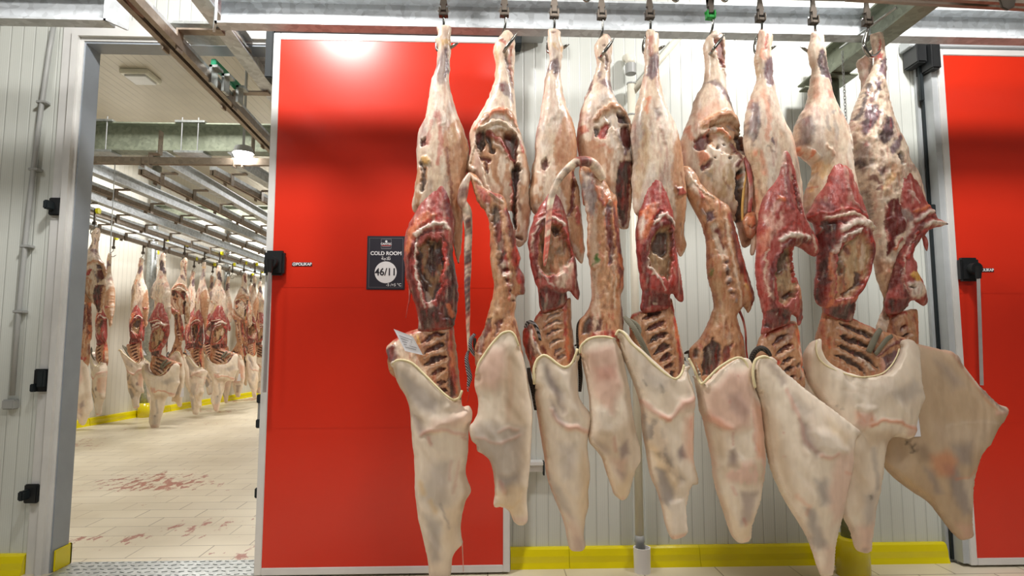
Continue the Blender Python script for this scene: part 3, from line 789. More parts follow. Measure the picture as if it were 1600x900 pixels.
q = nearA+dn*(1.35); MB().box((q.x-.01, q.y-.12, q.z+.13), (q.x+.30, q.y+.12, q.z+.145)).build('splice_plate', 'galv', nr)
specs = [((193, 259), (416, 369), 'second overhead rail in the cold room, under the bright lamp'),
         ((306, 260), (414, 317), 'short overhead rail in the cold room nearest to the red door edge'),
         ((141, 297), (414, 398), 'third overhead rail in the cold room, in the middle of the row of rails'),
         ((136, 333), (413, 424), 'overhead rail with yellow wheeled trolleys, second from the far wall'),
         ((133, 356), (410, 440), 'overhead rail nearest the far wall of the cold room')]
RL = []
for (a, b_, lab) in specs:
    A_, B_ = atz(*a, RZ2), atz(*b_, RZ2); d = (B_-A_)/(B_.y-A_.y); B2 = A_+d*(18-A_.y); A2 = A_+d*(max(2.12, A_.y-3)-A_.y)
    RL.append((A2, d)); rail_line(A2, B2, lab, .17, .66)
ta = atz(143, 256, RZ2)
t = thing('cross_rail', (-3, ta.y, RZ2), 'cross rail running sideways under the big beam inside the cold room', 'rail')
rail(t, (-6.5, ta.y, RZ2), (-1.3, ta.y, RZ2), 'rail', .05, .06)
for x in (-5.2, -4.55, -3.9, -3.0, -2.2): bracket(t, (x, ta.y, RZ2), .12, RZ2+.3)
def big_beam(y, zb_, h, lab, ties=True):
    t = thing('main_beam', (-3, y, zb_), lab, 'beam')
    ibeam(MB(), (-8, y, zb_+h/2), (2.1, y, zb_+h/2), h, .16, .014).build('beam_profile', 'galv_green', t)
    if ties:
        for x in (at(150, 210, y).x, at(175, 210, y).x, at(291, 210, y).x, at(316, 210, y).x):
            MB().tube([(x, y-.09, zb_-.02), (x, y-.09, zb_+h+.05)], .006, 8).build('tie_rod', 'steel', t)
        for x in (at(160, 210, y).x, at(303, 210, y).x):
            MB().box((x-.15, y-.1, zb_+h), (x+.15, y+.1, zb_+h+.02)).box((x-.15, y-.1, zb_-.025), (x+.15, y+.1, zb_-.002)).build('clamp_plate', 'galv', t)
YB = 2.75
zb1 = at(250, 235, YB-.08).z; h1 = at(250, 191, YB-.08).z-zb1
big_beam(YB, zb1, h1, 'deep greenish galvanised main beam crossing the cold room ceiling just inside the doorway')
YB2 = 7.2; zb2 = at(350, 343, YB2).z; big_beam(YB2, max(zb2, RZ2+.28), .24, 'second main beam crossing further inside the cold room', False)
big_beam(12.0, RZ2+.28, .24, 'third main beam far inside the cold room', False)
# ceiling lamps of the room beyond
q = at(380, 240, 1.75)
def lamp(p, lab, on=True, r=.2):
    t = thing('ceiling_lamp', p, lab, 'lamp')
    MB().tube([(p.x, p.y, p.z), (p.x, p.y, p.z+.06)], [r*1.05, r*.8], 24).build('lamp_housing', 'greyplastic', t)
    MB().tube([(p.x, p.y, p.z-.07), (p.x, p.y, p.z-.055), (p.x, p.y, p.z-.03), (p.x, p.y, p.z)], [r*.3, r*.6, r*.85, r*.95], 24).build('lamp_lens', 'glow' if on else 'pvc', t)
m, nt, b = nmat('lit lamp lens'); b.inputs['Emission Color'].default_value = (1, .97, .9, 1); b.inputs['Emission Strength'].default_value = 90; M['glow'] = m
lamp(q, 'bright round lamp shining between the rails of the cold room', True, .085)
MB().tube([q+Vector((0, 0, .06)), (q.x, q.y, C2)], .012, 8).build('lamp_stem', 'greyplastic', [o for o in COL.objects if o.name.startswith('ceiling_lamp')][-1])
zc = C2-.05; q = atz(220, 122, zc)
t = thing('ceiling_fixture', (q.x, q.y, C2), 'flat cream square fixture under the cold room ceiling, upper left of the doorway', 'ceiling fixture')
MB().box((q.x-.17, q.y-.17, C2-.06), (q.x+.17, q.y+.17, C2)).build('housing', 'pvc', t, bev=.01)
MB().box((q.x-.13, q.y-.13, C2-.085), (q.x+.13, q.y+.13, C2-.06)).build('diffuser', 'frame', t, bev=.006)
# columns in the room beyond
for px, py, lab in ((224, 652, 'grey column with yellow foot by the far wall, behind the hanging carcasses left of the middle'), (345, 628, 'grey column with yellow foot deeper in the cold room, right of the other column')):
    q = atz(px, py, 0)
    t = thing('support_column', q, lab, 'column')
    MB().tube([(q.x, q.y, 0), (q.x, q.y, C2)], .075, 20).build('column_pipe', 'galv', t, smooth=True)
    MB().tube([(q.x, q.y, 0), (q.x, q.y, .24)], .095, 20).build('foot_sleeve', 'yellow', t, smooth=True)

# loose bar and pull chain near the doorway
p, q = at(352, 46, -.35), at(384, 84, -.02)
t = MB().hexa([p, p+Vector((.035, 0, 0)), p+Vector((.035, 0, .02)), p+Vector((0, 0, .02))], q-p).build('stay_bar', 'rail', None, org=p, bev=.002)
tag(t, 'short brown flat bar slanting down from the channel beam at the doorway top', 'bar')
p, q = at(180, 250, ta.y), at(172, 398, ta.y)
t = MB().tube([p, q], .004, 6).build('pull_chain', 'steel', None, org=p); tag(t, 'thin chain hanging from the cross rail inside the cold room, left side', 'chain')
# ================================================================== HOOKS
def wpt(x, y, dy): return at(x, y, RY-dy)
def meat_hook(cx_, ysh, pts, label, green=False, wheel=False):
    """pts: px,py,dy,r  from the shackle down round to the tip"""
    s = wpt(cx_, ysh, 0)
    t = thing('meat_hook', (s.x, RY, s.z), label, 'hook', 'hooks of the front carcasses')
    sm = 'dsteel' if not green else 'green'
    mb = MB().box((s.x-.011, RY-.012, s.z+.0), (s.x+.011, RY+.012, s.z+.035))
    mb.prism([(s.x-.017, s.z+.03), (s.x+.017, s.z+.03), (s.x+.009, s.z+.075), (s.x+.012, s.z+.16), (s.x+.016, RZ), (s.x-.016, RZ), (s.x-.012, s.z+.16), (s.x-.009, s.z+.075)], RY-.006, RY+.006)
    mb.build('hanger_blade', 'dsteel', t, bev=.002)
    mb = MB().box((s.x-.020, RY-.016, s.z-.024), (s.x-.013, RY+.016, s.z+.014)).box((s.x+.013, RY-.016, s.z-.024), (s.x+.020, RY+.016, s.z+.014)).box((s.x-.013, RY-.016, s.z-.024), (s.x+.013, RY+.016, s.z-.010))
    sh = mb.build('swivel_shackle', sm, t, bev=.002)
    MB().tube([(s.x-.026, RY, s.z+.004), (s.x+.026, RY, s.z+.004)], .0055, 10).build('pin', 'steel' if not green else 'green', sh)
    S = spline(np.array([[a, b, c*1000, r] for a, b, c, r in pts], float), False, 2.0)
    MB().tube([wpt(a, b, c/1000) for a, b, c, r in S], [max(r, .25)*.0027 for *_, r in S], 10).build('hook', 'hook', t, smooth=True)
    return t
def hook_outer(cx_, ys, ytop, ybend, right=True, s=1):
    g = 1 if right else -1
    return [(cx_, ys+4, -.0, 2.0), (cx_, ytop-2, -.01, 2.1), (cx_-g*6, ytop+8, -.045, 2.2), (cx_-g*10, ytop+18, -.05, 2.4), (cx_-g*11, ytop+27, -.045, 2.5), (cx_-g*9, ytop+35, -.03, 2.5), (cx_+g*2, ytop+35, -.01, 2.4), (cx_+g*12, ytop+30, .0, 2.5), (cx_+g*18, ytop+26, .01, 2.4), (cx_+g*24, ytop+23, .015, .4)]
def hook_inner(cx_, ys, ytop):
    return [(cx_+2, ys+4, 0, 2.0), (cx_+1, ytop-6, -.005, 2.1), (cx_-4, ytop+8, -.03, 2.2), (cx_-9, ytop+20, -.05, 2.4), (cx_-7, ytop+32, -.045, 2.4), (cx_-2, ytop+34, .02, 2.5), (cx_+2, ytop+28, .06, 2.6), (cx_+8, ytop+20, .068, 2.7), (cx_+14, ytop+12, .07, 2.4), (cx_+20, ytop+3, .075, .4)]

# ================================================================== CARCASSES
def hemline(parent, pts, Y, r=1.9, side=None):
    V2, hf, Y0 = LASTF[parent]; mpp = (Y0-CAM.y)/FP; out = []
    for x, y, dy in [tuple(q) for q in spline(np.array(pts, float), False, 6)]:
        i = ((V2-np.array([x, y]))**2).sum(1).argmin(); out.append((x, y, hf[i]*mpp))
    P = ' '.join(f'{x},{y},{r},{dy}' for x, y, dy in out)
    return ptube('hem', P, 'hem', parent, Y0, n=8)
def carcass(px, py, label, Y):
    o = at(px, py, RY)
    return thing('hanging_carcass', (o.x, RY, o.z), label, 'carcass', 'front row of hanging carcasses')
CB = []
#----------------------------------------------------------------- 1
Y = RY
c = carcass(693, 45, 'leftmost front carcass, white paper tag on its ribs, hanging before the red door', Y)
slab('haunch', '684,41 703,41 704,58 705,72 704,90 703,110 702,130 706,150 713,172 720,190 727,210 731,225 733,240 731,260 728,280 726,305 724,340 722,370 719,398 717,412 713,404 708,380 700,350 676,345 660,335 646,330 644,315 647,298 650,280 652,262 651,240 652,225 655,205 664,185 668,165 671,145 674,125 680,110 682,95 684,78 681,70 680,62 684,55', 'fatm', c, Y, .9, 38, 'C', '''
T .95 4: 718,188 727,210 733,240 728,290 724,340 722,375 718,412 711,400 708,340 702,290 699,262 694,232 694,222 705,205
H .5 4: 700,215 712,200 716,230 704,240
Y .6 2: 690,66 704,64 704,74 692,74
P .55 5: 684,98 690,84 703,80 702,110 698,122 694,136 686,138 682,122
~P .8 4 -1: 698,82 699,100 698,115 696,124
W .8 4 1: 676,142 690,150 700,200 690,208 680,180
P .35 8: 660,195 670,185 668,215 656,232
~R .55 7 0: 684,185 690,210 692,240 686,262
~R .45 4: 676,196 672,215 670,235
M .95 2 -5: 660,224 668,222 670,234 662,236
Y .8 3 3: 660,252 668,250 673,258 670,265 662,264
C/T .9 3 0: 650,265 672,268 668,300 655,325 646,325
~D .85 7 -5: 661,262 664,275 662,300
~M .6 4 0: 700,240 706,300 710,350''')
slab('flank', '673,262 688,246 697,241 700,262 704,288 708,318 711,345 709,372 708,392 711,418 715,440 716,462 715,480 711,500 708,511 680,518 655,518 653,500 650,480 642,458 636,440 633,420 631,398 632,375 637,356 644,340 652,325 662,312 670,300 672,285', 'flesh', c, Y-.035, .8, 30, 'K', '''
P .5 5: 688,250 698,246 702,290 708,345 700,350 694,300
L .6 4: 674,270 684,262 690,300 690,345 676,350 672,310
O .85 5 2: 634,395 638,366 652,345 668,333 682,342 658,356 646,378 642,402
~R .8 3: 652,355 668,348 688,345 704,346
~W .95 5 3: 650,372 662,361 676,355 692,353 702,362
~M .9 4 -2: 650,380 662,368 678,362 695,362
~M .95 9 1: 648,384 643,410 643,432 648,455 658,478 664,490
~W .9 3 1: 652,378 651,402 653,432 658,456 667,480
B/D .95 3 -13: 655,388 670,374 690,378 695,408 690,450 680,472 668,472 657,442 652,412
~D .8 5 -3: 675,385 676,422
~D .7 4 -2: 660,428 674,446
~W .7 6: 668,458 678,486
D/M .95 3 -3: 691,372 708,388 716,460 712,500 692,498 683,472 694,440 699,410
~R .9 5: 695,382 697,410 690,440
~R .8 4: 698,440 688,462
M/D .9 4 0: 656,486 684,478 714,480 712,512 656,516
~O .7 6: 700,478 706,492
~W .7 5: 654,498 658,510''')
slab('rib_cage', '655,514 640,517 626,524 614,532 605,540 603,548 606,556 605,565 612,585 640,605 680,628 700,640 718,632 720,618 718,590 715,560 711,530 707,506 690,503 670,508', 'flesh', c, Y-.01, .7, 26, 'T', ribs([(697, 520, 660, 535), (698, 538, 662, 552), (698, 556, 664, 571), (698, 575, 676, 586), (699, 592, 684, 602), (700, 608, 690, 614)], 8)+'''
~O/R .85 8: 704,512 706,550 712,610
~M .7 3: 698,520 702,560 706,620
C .9 5: 620,528 640,532 662,572 682,602 672,606 640,582 612,562
M/P .9 4 3: 605,545 618,538 626,555 618,570 606,562
~C .9 4 3: 604,546 612,540
~R .8 4: 612,533 640,520 662,514
~Y .9 6: 653,526 656,536
D/M .9 3 -4: 700,590 708,586 714,618 702,622''')
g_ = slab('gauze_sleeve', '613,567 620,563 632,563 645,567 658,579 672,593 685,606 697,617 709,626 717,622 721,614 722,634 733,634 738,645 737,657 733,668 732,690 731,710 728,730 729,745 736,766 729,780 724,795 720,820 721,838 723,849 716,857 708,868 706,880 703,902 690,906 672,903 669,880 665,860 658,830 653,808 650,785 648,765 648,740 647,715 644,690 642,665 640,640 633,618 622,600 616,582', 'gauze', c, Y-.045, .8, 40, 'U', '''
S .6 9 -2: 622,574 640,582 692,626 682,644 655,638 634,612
~W .6 5 4: 700,632 718,634 735,645
P .5 5 -3: 644,642 654,646 672,676 662,680 650,662
N .5 8 6: 668,672 690,664 728,660 734,640 705,650 680,655
~N .9 5 6: 662,676 672,668 700,668 728,676
~R .6 4 2: 672,680 676,690
~R .6 3: 724,680 730,684
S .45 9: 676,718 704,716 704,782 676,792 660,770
~Y .5 9: 659,752 664,764
~Y .45 8: 674,776 682,792
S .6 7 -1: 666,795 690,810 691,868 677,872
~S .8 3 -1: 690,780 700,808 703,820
~R .3 3: 706,715 704,745
~R .35 3: 718,716 710,765
Y .2 10: 700,790 725,780 712,850 696,840
~E .8 8: 722,735 732,765 722,790
~P .3 12: 676,896 700,898''', 3, .35, 2, .03, .35, fold=1.2, hem=[(613, 569), (620, 563), (632, 563), (645, 568), (658, 580), (672, 594), (685, 607), (697, 618), (709, 625), (717, 622), (722, 610)])
hemline(g_, [(613, 569, .055), (620, 563, .065), (632, 563, .08), (645, 568, .09), (658, 580, .095), (672, 594, .095), (685, 607, .09), (697, 618, .085), (709, 625, .08), (717, 622, .07), (722, 610, .055)], Y-.015)
mb = MB(); mb.hexa([wpt(615, 514, .10), wpt(645, 525.5, .125), wpt(661, 555, .125), wpt(633, 548.5, .11)], (0, .001, 0)); tg = mb.build('paper_tag', 'paper', c); tag(tg, 'white paper tag')
mb = MB()
for i in range(5):
    u0, u1 = .15, .85; vv = .25+.13*i
    A_ = wpt(615, 514, .1).lerp(wpt(633, 548.5, .11), vv); B_ = wpt(645, 525.5, .125).lerp(wpt(661, 555, .125), vv)
    p, q = A_.lerp(B_, u0), A_.lerp(B_, u1-.1*(i % 3)); dd = Vector((0, -.0008, 0)); e_ = Vector((0, 0, -.0016)); mb.hexa([p+dd, q+dd, q+e_+dd, p+e_+dd], (0, .0004, 0))
mb.build('print_lines', 'signgrey', tg)
ptube('meat_strip', '640,445,2,.02 640,465,1.4,.02 637,480,1,.02 634,497,.5,.02', 'flesh', c, Y-.03, 'R')
ptube('thread', '722,848,1,.0 723,865,.7,.0 724,893,.5,.0', 'gauze', c, Y-.05, 'N')
CB.append(c)
meat_hook(693, 18, hook_outer(693, 18, 44, 70), 'steel hook through the shank of the leftmost carcass')
#----------------------------------------------------------------- 2
Y = RY
c = carcass(788, 50, 'second front carcass from the left, backbone out, long striped tail hanging beside it', Y)
slab('haunch', '790,47 797,48 803,58 805,75 804,100 803,130 805,160 807,185 813,208 820,228 824,250 829,275 827,300 829,325 828,350 822,376 810,387 804,375 802,350 798,330 780,335 760,315 745,290 729,268 732,250 735,235 733,213 737,198 747,182 756,167 764,150 771,130 774,110 773,92 771,75 775,63 783,54', 'fatm', c, Y, .9, 38, 'C', '''
Y .4 4: 772,70 780,68 778,120 774,125
~R .7 4 -2: 789,74 784,66
~R .55 5 -2: 797,80 796,105 800,130
~P .7 4 -3: 790,95 793,110 800,140
~O .6 4: 798,66 799,90
P .7 4: 775,134 790,134 800,152 800,168 790,156 777,145
~M .9 6: 785,140 786,147
~O/T .9 8 5: 745,208 757,192 772,182 790,182 803,192 812,210
~M .6 3 0: 748,200 762,190
~C .95 6 6: 742,232 750,210 768,199 790,201 802,212 806,225
C/T .9 4 -6: 748,240 760,215 790,212 806,220 808,250 803,285 796,325 775,325 760,290 752,262
M/D .95 3 -10: 745,216 758,210 759,232 750,242 744,232
D/M .9 3 -10: 788,214 806,218 808,245 804,268 794,250 786,230
~D .9 7 -6: 762,216 766,232 769,244
~K .95 7 5: 764,216 778,224 790,240 797,252 801,256
~W .6 3 3: 772,228 786,244
~M .9 6 -3: 752,252 764,258
~M .8 5 -3: 758,262 762,275
~T .8 10: 736,245 735,268
~C .8 7 4: 738,238 732,262 740,270
~R .8 4: 798,285 800,330
D .9 3 -14: 800,268 812,262 806,300 806,360 800,350
P/D .7 4: 805,262 816,262 814,292 802,300
T/C .8 4 2: 812,225 824,250 829,285 828,350 812,384 806,360 810,310
~R .8 4 1: 812,228 818,246
~M .6 5: 806,300 812,330
~M .8 5 -6: 806,372 816,374''')
slab('backbone', '733,271 742,272 752,283 757,293 770,300 786,306 791,318 796,335 803,360 808,385 813,402 812,417 819,430 820,450 818,460 808,463 806,480 804,490 808,505 812,525 816,545 818,575 815,600 760,600 744,575 742,560 743,540 754,518 760,500 765,480 770,458 771,440 767,420 766,395 765,360 763,345 757,330 750,322 742,305 738,290', 'flesh', c, Y-.075, .75, 26, 'T', '''
K .8 4: 742,285 757,298 768,310 764,322 752,318
~C .9 4 3: 736,274 755,290 770,306 786,318
~K .8 7 3: 766,300 784,310
~W .6 3 2: 760,320 766,345
~M/D .95 13 -4: 774,332 778,360 785,400 788,425
~M/R .95 12 0: 794,330 800,360 806,400 812,440
'''+spots([(789, 415, 11), (792, 432, 11), (796, 450, 10), (800, 466, 9), (780, 398, 9)], 'C/T', .8, 3)+spots([(789, 421, 7), (792, 438, 7), (797, 455, 6), (801, 470, 6)], 'M/D', .9, -4)+'''
~R .6 3: 790,400 796,470
~M .9 8: 814,425 818,455
H .5 8: 768,430 778,430 778,500 765,500
M/D .85 3 -3: 762,498 769,497 767,515 757,535 752,552 744,552 749,532
M .8 3 -3: 778,499 786,500 778,522 770,527
~M .6 3: 803,500 812,540''')
ptube('tail', '735,272,4,.02 728,284,6,.03 724,298,8,.03 722,315,7.5,.03 729,328,7.5,.02 731,345,7,.02 732,365,6,.01 731,390,6,.01 731,420,5.5,.01 730,450,4.5,.01 731,480,3.8,.01 731,510,3,.0 732,530,2.4,.0 732,548,1.6,.0', 'flesh', c, Y-.05, 'C', '''
M/R .7 4: 716,300 724,292 730,320 720,322
~P/M .75 4: 726,345 726,370 727,420 729,480
~P .7 3: 735,350 734,400 732,470
~R .5 3: 731,490 732,545
'''+spots([(x, y, r) for i, y in enumerate(range(338, 500, 9)) for x, r in ((724+i*.3, 6), (733-i*.05, 5))], 'V/P', .8), step=2.2, mott=.45)
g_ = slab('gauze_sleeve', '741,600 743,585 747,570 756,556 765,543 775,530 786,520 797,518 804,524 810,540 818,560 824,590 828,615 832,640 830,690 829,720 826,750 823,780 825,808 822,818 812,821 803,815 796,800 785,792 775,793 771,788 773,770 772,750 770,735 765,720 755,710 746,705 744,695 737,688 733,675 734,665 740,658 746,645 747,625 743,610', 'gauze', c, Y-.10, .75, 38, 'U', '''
N .55 9 3: 744,575 765,545 790,540 792,590 772,608 746,602
E .7 9: 792,545 808,545 820,600 824,700 815,760 800,740 790,640 782,600
~Q .3 8: 795,560 798,600 794,650
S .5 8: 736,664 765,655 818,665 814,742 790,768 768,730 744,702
~W .5 8 3: 752,610 750,640 744,656
~N .6 3 3: 778,672 795,664 808,668
~N .6 4 3: 745,680 780,690 810,678
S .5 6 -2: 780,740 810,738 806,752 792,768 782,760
~R .4 6 2: 780,748 788,766
Y .28 7: 772,772 800,752 818,762 822,802 800,806
~Y .4 2: 778,786 800,790 810,778
~N .5 9: 806,812 820,810
~W .3 4: 800,700 802,730''', 3, .35, 2, .03, .35, fold=1.4, hem=[(744, 585), (748, 568), (757, 554), (765, 542), (775, 530), (786, 520), (797, 518), (804, 524), (810, 540)])
hemline(g_, [(744, 585, .04), (748, 568, .055), (757, 554, .07), (765, 542, .08), (775, 530, .088), (786, 520, .09), (797, 518, .085), (804, 524, .075), (810, 540, .06)], Y-.015)
ptube('twine', '742,522,2.5,.03 736,530,3,.04 735,542,3,.045 740,552,3,.04 748,560,2.5,.03', 'strap', c, Y-.02)
ptube('twine', '742,528,2.2,.03 742,540,2.6,.03 746,552,2.6,.03 752,560,2.0,.03', 'strap_dark', c, Y-.02)
ptube('twine', '732,548,2,.02 729,560,3,.03 731,575,3.6,.03 734,590,3.8,.03 732,600,2.6,.03 731,612,.8,.03', 'strap', c, Y-.02)
ptube('thread', '731,604,.6,.03 733,614,.5,.03 730,628,.4,.03', 'gauze', c, Y-.10, 'R')
CB.append(c)
meat_hook(788, 18, hook_inner(788, 18, 48), 'steel hook with its point through the second carcass from the left')
#----------------------------------------------------------------- 3
Y = RY-.01
c = carcass(866, 47, 'third front carcass from the left, striped webbing band round its brisket', Y)
slab('haunch', '857,47 864,45 870,45 876,50 876,62 880,72 879,85 877,100 876,120 880,145 885,165 890,180 896,195 900,212 902,230 901,255 898,270 903,290 906,310 908,335 911,352 912,370 914,392 909,411 900,402 893,392 886,378 876,360 850,345 836,335 828,325 826,308 828,290 830,270 835,245 836,225 838,205 843,185 845,170 848,150 850,130 855,110 858,95 857,78 855,68 857,58', 'fatm', c, Y, .9, 38, 'C', '''
~M .8 4 -2: 865,52
Y .6 3: 876,74 880,76 879,84 875,84
~Y .5 4: 866,72 868,80
P .8 5 -1: 858,96 873,92 874,114 868,126 862,112 852,116
~V .6 4 -1: 866,100 867,118
~P .5 4: 842,185 837,215 832,235
W .5 8 2: 856,120 868,128 872,180 858,200 850,160
S .35 8: 872,180 882,182 880,200 870,205
T .95 4: 886,178 897,195 902,222 900,258 904,300 910,350 914,392 905,402 890,372 880,320 868,280 861,250 863,226 874,200
M/D .9 3 -6: 845,258 852,254 854,268 849,275 844,268
C/T .9 4 1: 834,270 850,282 846,322 830,322 828,300
W .5 5: 838,225 855,222 858,240 842,248
~M .95 6 -4: 895,272 893,300 891,325 887,340
~K .95 9 4: 899,328 901,340 902,350
~T .9 5 2: 900,275 904,310
~O .6 5: 905,375 908,398''')
slab('flank', '865,256 869,262 872,280 877,300 882,325 886,342 889,355 890,372 893,390 898,400 901,418 903,440 906,460 903,468 896,463 890,456 885,457 886,468 880,478 866,484 848,488 843,478 842,462 839,448 834,435 830,420 827,400 825,380 828,360 832,345 836,335 843,322 850,305 852,290 860,270', 'flesh', c, Y-.04, .8, 30, 'K', '''
P .35 8: 862,262 872,270 880,315 884,338 868,330 860,300
~L .6 5: 856,285 850,310 842,326
~R .9 3 1: 832,342 845,337 860,337 874,339 884,348
~W .95 5 3: 838,353 850,345 863,344 880,352
~R .7 3 1: 862,335 872,330 884,336
~M .95 9 1: 848,350 837,366 832,385 836,412 839,432
~C .6 2 2: 845,352 831,372 828,395
B/T .95 3 -12: 845,368 855,352 876,356 885,380 893,402 885,418 870,430 850,430 840,415 839,390
D .9 3 -5: 862,354 874,357 872,371 862,369
~D .5 5 -3: 848,385 852,402
~R/M .8 7 1: 885,368 888,385 894,398
C/N .8 4: 872,418 896,412 894,440 888,452 872,450 862,440
~M .9 6: 897,408 901,440 904,462
~W .6 3 1: 840,425 856,442 866,448
M/D .95 4 -3: 842,455 852,448 868,456 884,458 885,470 868,482 846,486''')
slab('rib_cage', '892,468 893,500 896,530 900,555 896,585 880,598 850,598 838,600 836,606 832,590 826,565 818,540 817,520 822,508 832,504 838,494 845,485 865,474 880,470', 'flesh', c, Y-.01, .7, 24, 'T', ribs([(873, 488, 848, 500), (874, 501, 847, 514), (875, 514, 850, 528), (876, 528, 855, 543), (878, 543, 864, 556), (881, 555, 870, 562)], 3.6, 'S/V', .75, -4)+'''
~O/R .9 6: 880,475 881,510 884,545 886,560
~M .8 6: 896,545 888,565
R/M .95 3 3: 818,512 828,508 832,524 838,540 836,560 834,575 826,560 819,540
~W/C .9 5 3: 826,516 830,535 838,550
~W .8 4 3: 836,535 842,552 848,562
~M .8 4: 846,540 850,552
~R .8 4 1: 836,498 848,486 868,476''')
ptube('webbing_band', '821,512,2.5,.05 825,504,3.2,.06 832,504,3.4,.07 838,511,3.4,.075 842,522,3.2,.07 844,532,2.6,.06', 'strap', c, Y-.01)
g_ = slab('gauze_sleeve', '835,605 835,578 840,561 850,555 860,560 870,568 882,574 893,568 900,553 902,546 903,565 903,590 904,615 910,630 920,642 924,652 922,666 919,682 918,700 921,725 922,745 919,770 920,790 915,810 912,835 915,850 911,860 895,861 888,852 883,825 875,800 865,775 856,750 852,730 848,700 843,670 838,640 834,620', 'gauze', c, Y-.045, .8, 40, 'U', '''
S .6 6 -2: 847,564 860,580 880,612 880,626 864,612 850,592
P .45 4 -2: 852,570 860,590 870,610 882,640 876,642 860,610
W .5 8 3: 866,575 884,580 900,640 888,640
~N .8 6 6: 858,638 868,655 884,664 900,662 918,672
P .5 5 -1: 856,622 862,628 882,658 876,662 860,645
~O .35 6 3: 882,666 900,665 916,676
S .4 8: 872,690 896,690 892,742 876,742
S .5 6 -1: 856,735 870,755 888,790 890,802 874,792 862,765
Y .28 7: 906,700 921,745 919,795 908,830 900,780
~Y .5 4: 918,750 919,790
N .4 8: 886,800 900,820 912,850 896,860
~E .7 10: 838,610 845,660 852,710
P .3 8: 898,835 912,838 912,858 898,860''', 3, .35, 2, .03, .35, fold=1.2, hem=[(835, 600), (834, 578), (840, 561), (850, 555), (860, 560), (870, 568), (882, 574), (893, 568), (900, 553), (902, 545)])
hemline(g_, [(835, 600, .03), (834, 578, .045), (840, 561, .065), (850, 555, .075), (860, 560, .082), (870, 568, .085), (882, 574, .083), (893, 568, .075), (900, 553, .06), (902, 545, .05)], Y-.012, 2.1)
ptube('twine', '826,575,3,.0 828,592,3.2,.01 832,605,4,.02 835,618,4.2,.02 838,640,3.4,.01', 'strap_dark', c, Y-.03)
CB.append(c)
meat_hook(866, 20, hook_outer(866, 20, 46, 70), 'steel hook through the shank of the third carcass from the left')
#----------------------------------------------------------------- 4
Y = RY+.02
c = carcass(940, 56, 'front carcass with tail curling over its left neighbour and green stamp on the loin', Y)
slab('haunch', '942,53 950,53 955,62 957,75 955,95 954,115 956,135 960,152 968,168 978,180 984,195 987,215 985,235 988,250 990,265 988,285 987,305 985,330 983,350 980,358 970,357 965,350 958,330 940,320 920,320 912,320 908,295 907,275 905,255 903,240 901,220 903,200 907,175 913,155 920,137 926,122 931,112 932,95 929,80 930,68 938,58', 'fatm', c, Y, .9, 38, 'C', '''
~M .5 4 -2: 944,76
P .8 3 -1: 934,114 940,115 937,128 931,134
~P .85 4 -2: 946,92 945,112
M/P .9 2 -1: 926,122 926,138 918,150 913,156 920,136
P .7 3: 933,133 950,130 956,142 945,145
~P .7 3: 950,146 960,156 967,164
W .6 8 2: 915,165 940,145 955,160 935,175 915,195
S .4 6: 932,160 946,158 944,170 934,172
~T .95 8 6: 926,195 938,182 950,174 964,174 976,184 983,200 986,225
W/C .8 3 -3: 942,190 955,180 968,186 972,200 960,210 945,205
D/P .9 2 -8: 960,182 972,188 976,200 963,197
M/D .95 3 -8: 966,206 978,203 984,222 978,244 968,236 964,220
R/M .95 3 -5: 930,218 940,202 947,199 942,225 932,228
D/M .9 2 -4: 924,210 930,208 930,222 925,222
O/R .85 4: 903,203 914,203 918,214 905,218
~R .8 5: 926,240 938,236 946,246
~C .9 4 2: 950,205 956,225 962,240
T/C .8 6: 905,222 930,230 960,245 957,300 930,300 908,262
~P/W .9 5 4: 958,212 968,234 971,248
M/D .98 3 -4: 963,262 983,255 985,280 981,325 976,357 966,345 960,320 957,280
~T .9 7 2: 985,262 984,350
~K .6 4: 970,300 972,330''')
slab('backbone', '905,268 915,258 928,255 937,266 946,284 955,298 963,310 965,330 966,345 969,370 970,390 974,410 975,432 974,450 970,463 971,472 973,490 974,508 974,530 965,560 915,565 906,545 903,515 906,500 915,490 921,478 924,460 924,440 922,420 918,400 917,380 918,360 917,340 913,320 909,300', 'flesh', c, Y-.085, .75, 28, 'T', '''
W/S .85 5: 907,270 922,272 930,310 926,342 918,342 910,300
~P .6 7: 918,288 922,295
C .6 5: 918,340 930,330 934,520 925,520 921,480
K/O .9 3 2: 926,288 940,298 953,318 942,330 930,312
~W .8 3 3: 940,340 952,318
~M/P .9 9 -3: 948,328 949,350 951,385 952,410
~O/M .9 10 0: 959,320 963,360 967,400 970,445
~M .7 3: 957,330 961,380 966,450
~G .85 5: 927,405 930,410
~G .85 4: 929,400 926,414
~T .9 2: 924,416 928,422 933,418
~Q .6 3: 958,430 964,470
~C .5 3: 957,400 958,480
M/D .9 3 -3: 908,506 920,492 926,500 922,518 908,522
M .85 2 -2: 933,498 938,502 934,516 928,518
~M .7 8: 972,470 973,505
R/N .9 4 1: 908,535 925,519 950,517 965,520 968,535 945,528 925,528''')
ptube('tail', '941,280,7,.0 934,266,8.5,.02 926,256,8.5,.03 915,252,8,.04 902,253,7.5,.05 888,263,6.5,.05 873,280,6,.05 863,303,5.5,.05 858,330,5,.05 856,360,4.5,.05 854,385,4,.05 852,402,3.5,.05 851,416,1.5,.05', 'flesh', c, Y-.11, 'C', '''
R/M .9 3: 898,246 918,246 922,262 900,264
~M/P .8 5: 898,258 884,270 872,286
~P .6 4: 868,300 861,325
~P/R .6 4: 858,320 856,360
~R .85 7: 855,370 853,395 851,415
'''+spots([(895, 256, 6), (884, 270, 6), (875, 283, 6), (869, 297, 6), (863, 312, 5), (860, 328, 6), (857, 344, 5)], 'M/P', .8), step=2.2, mott=.4)
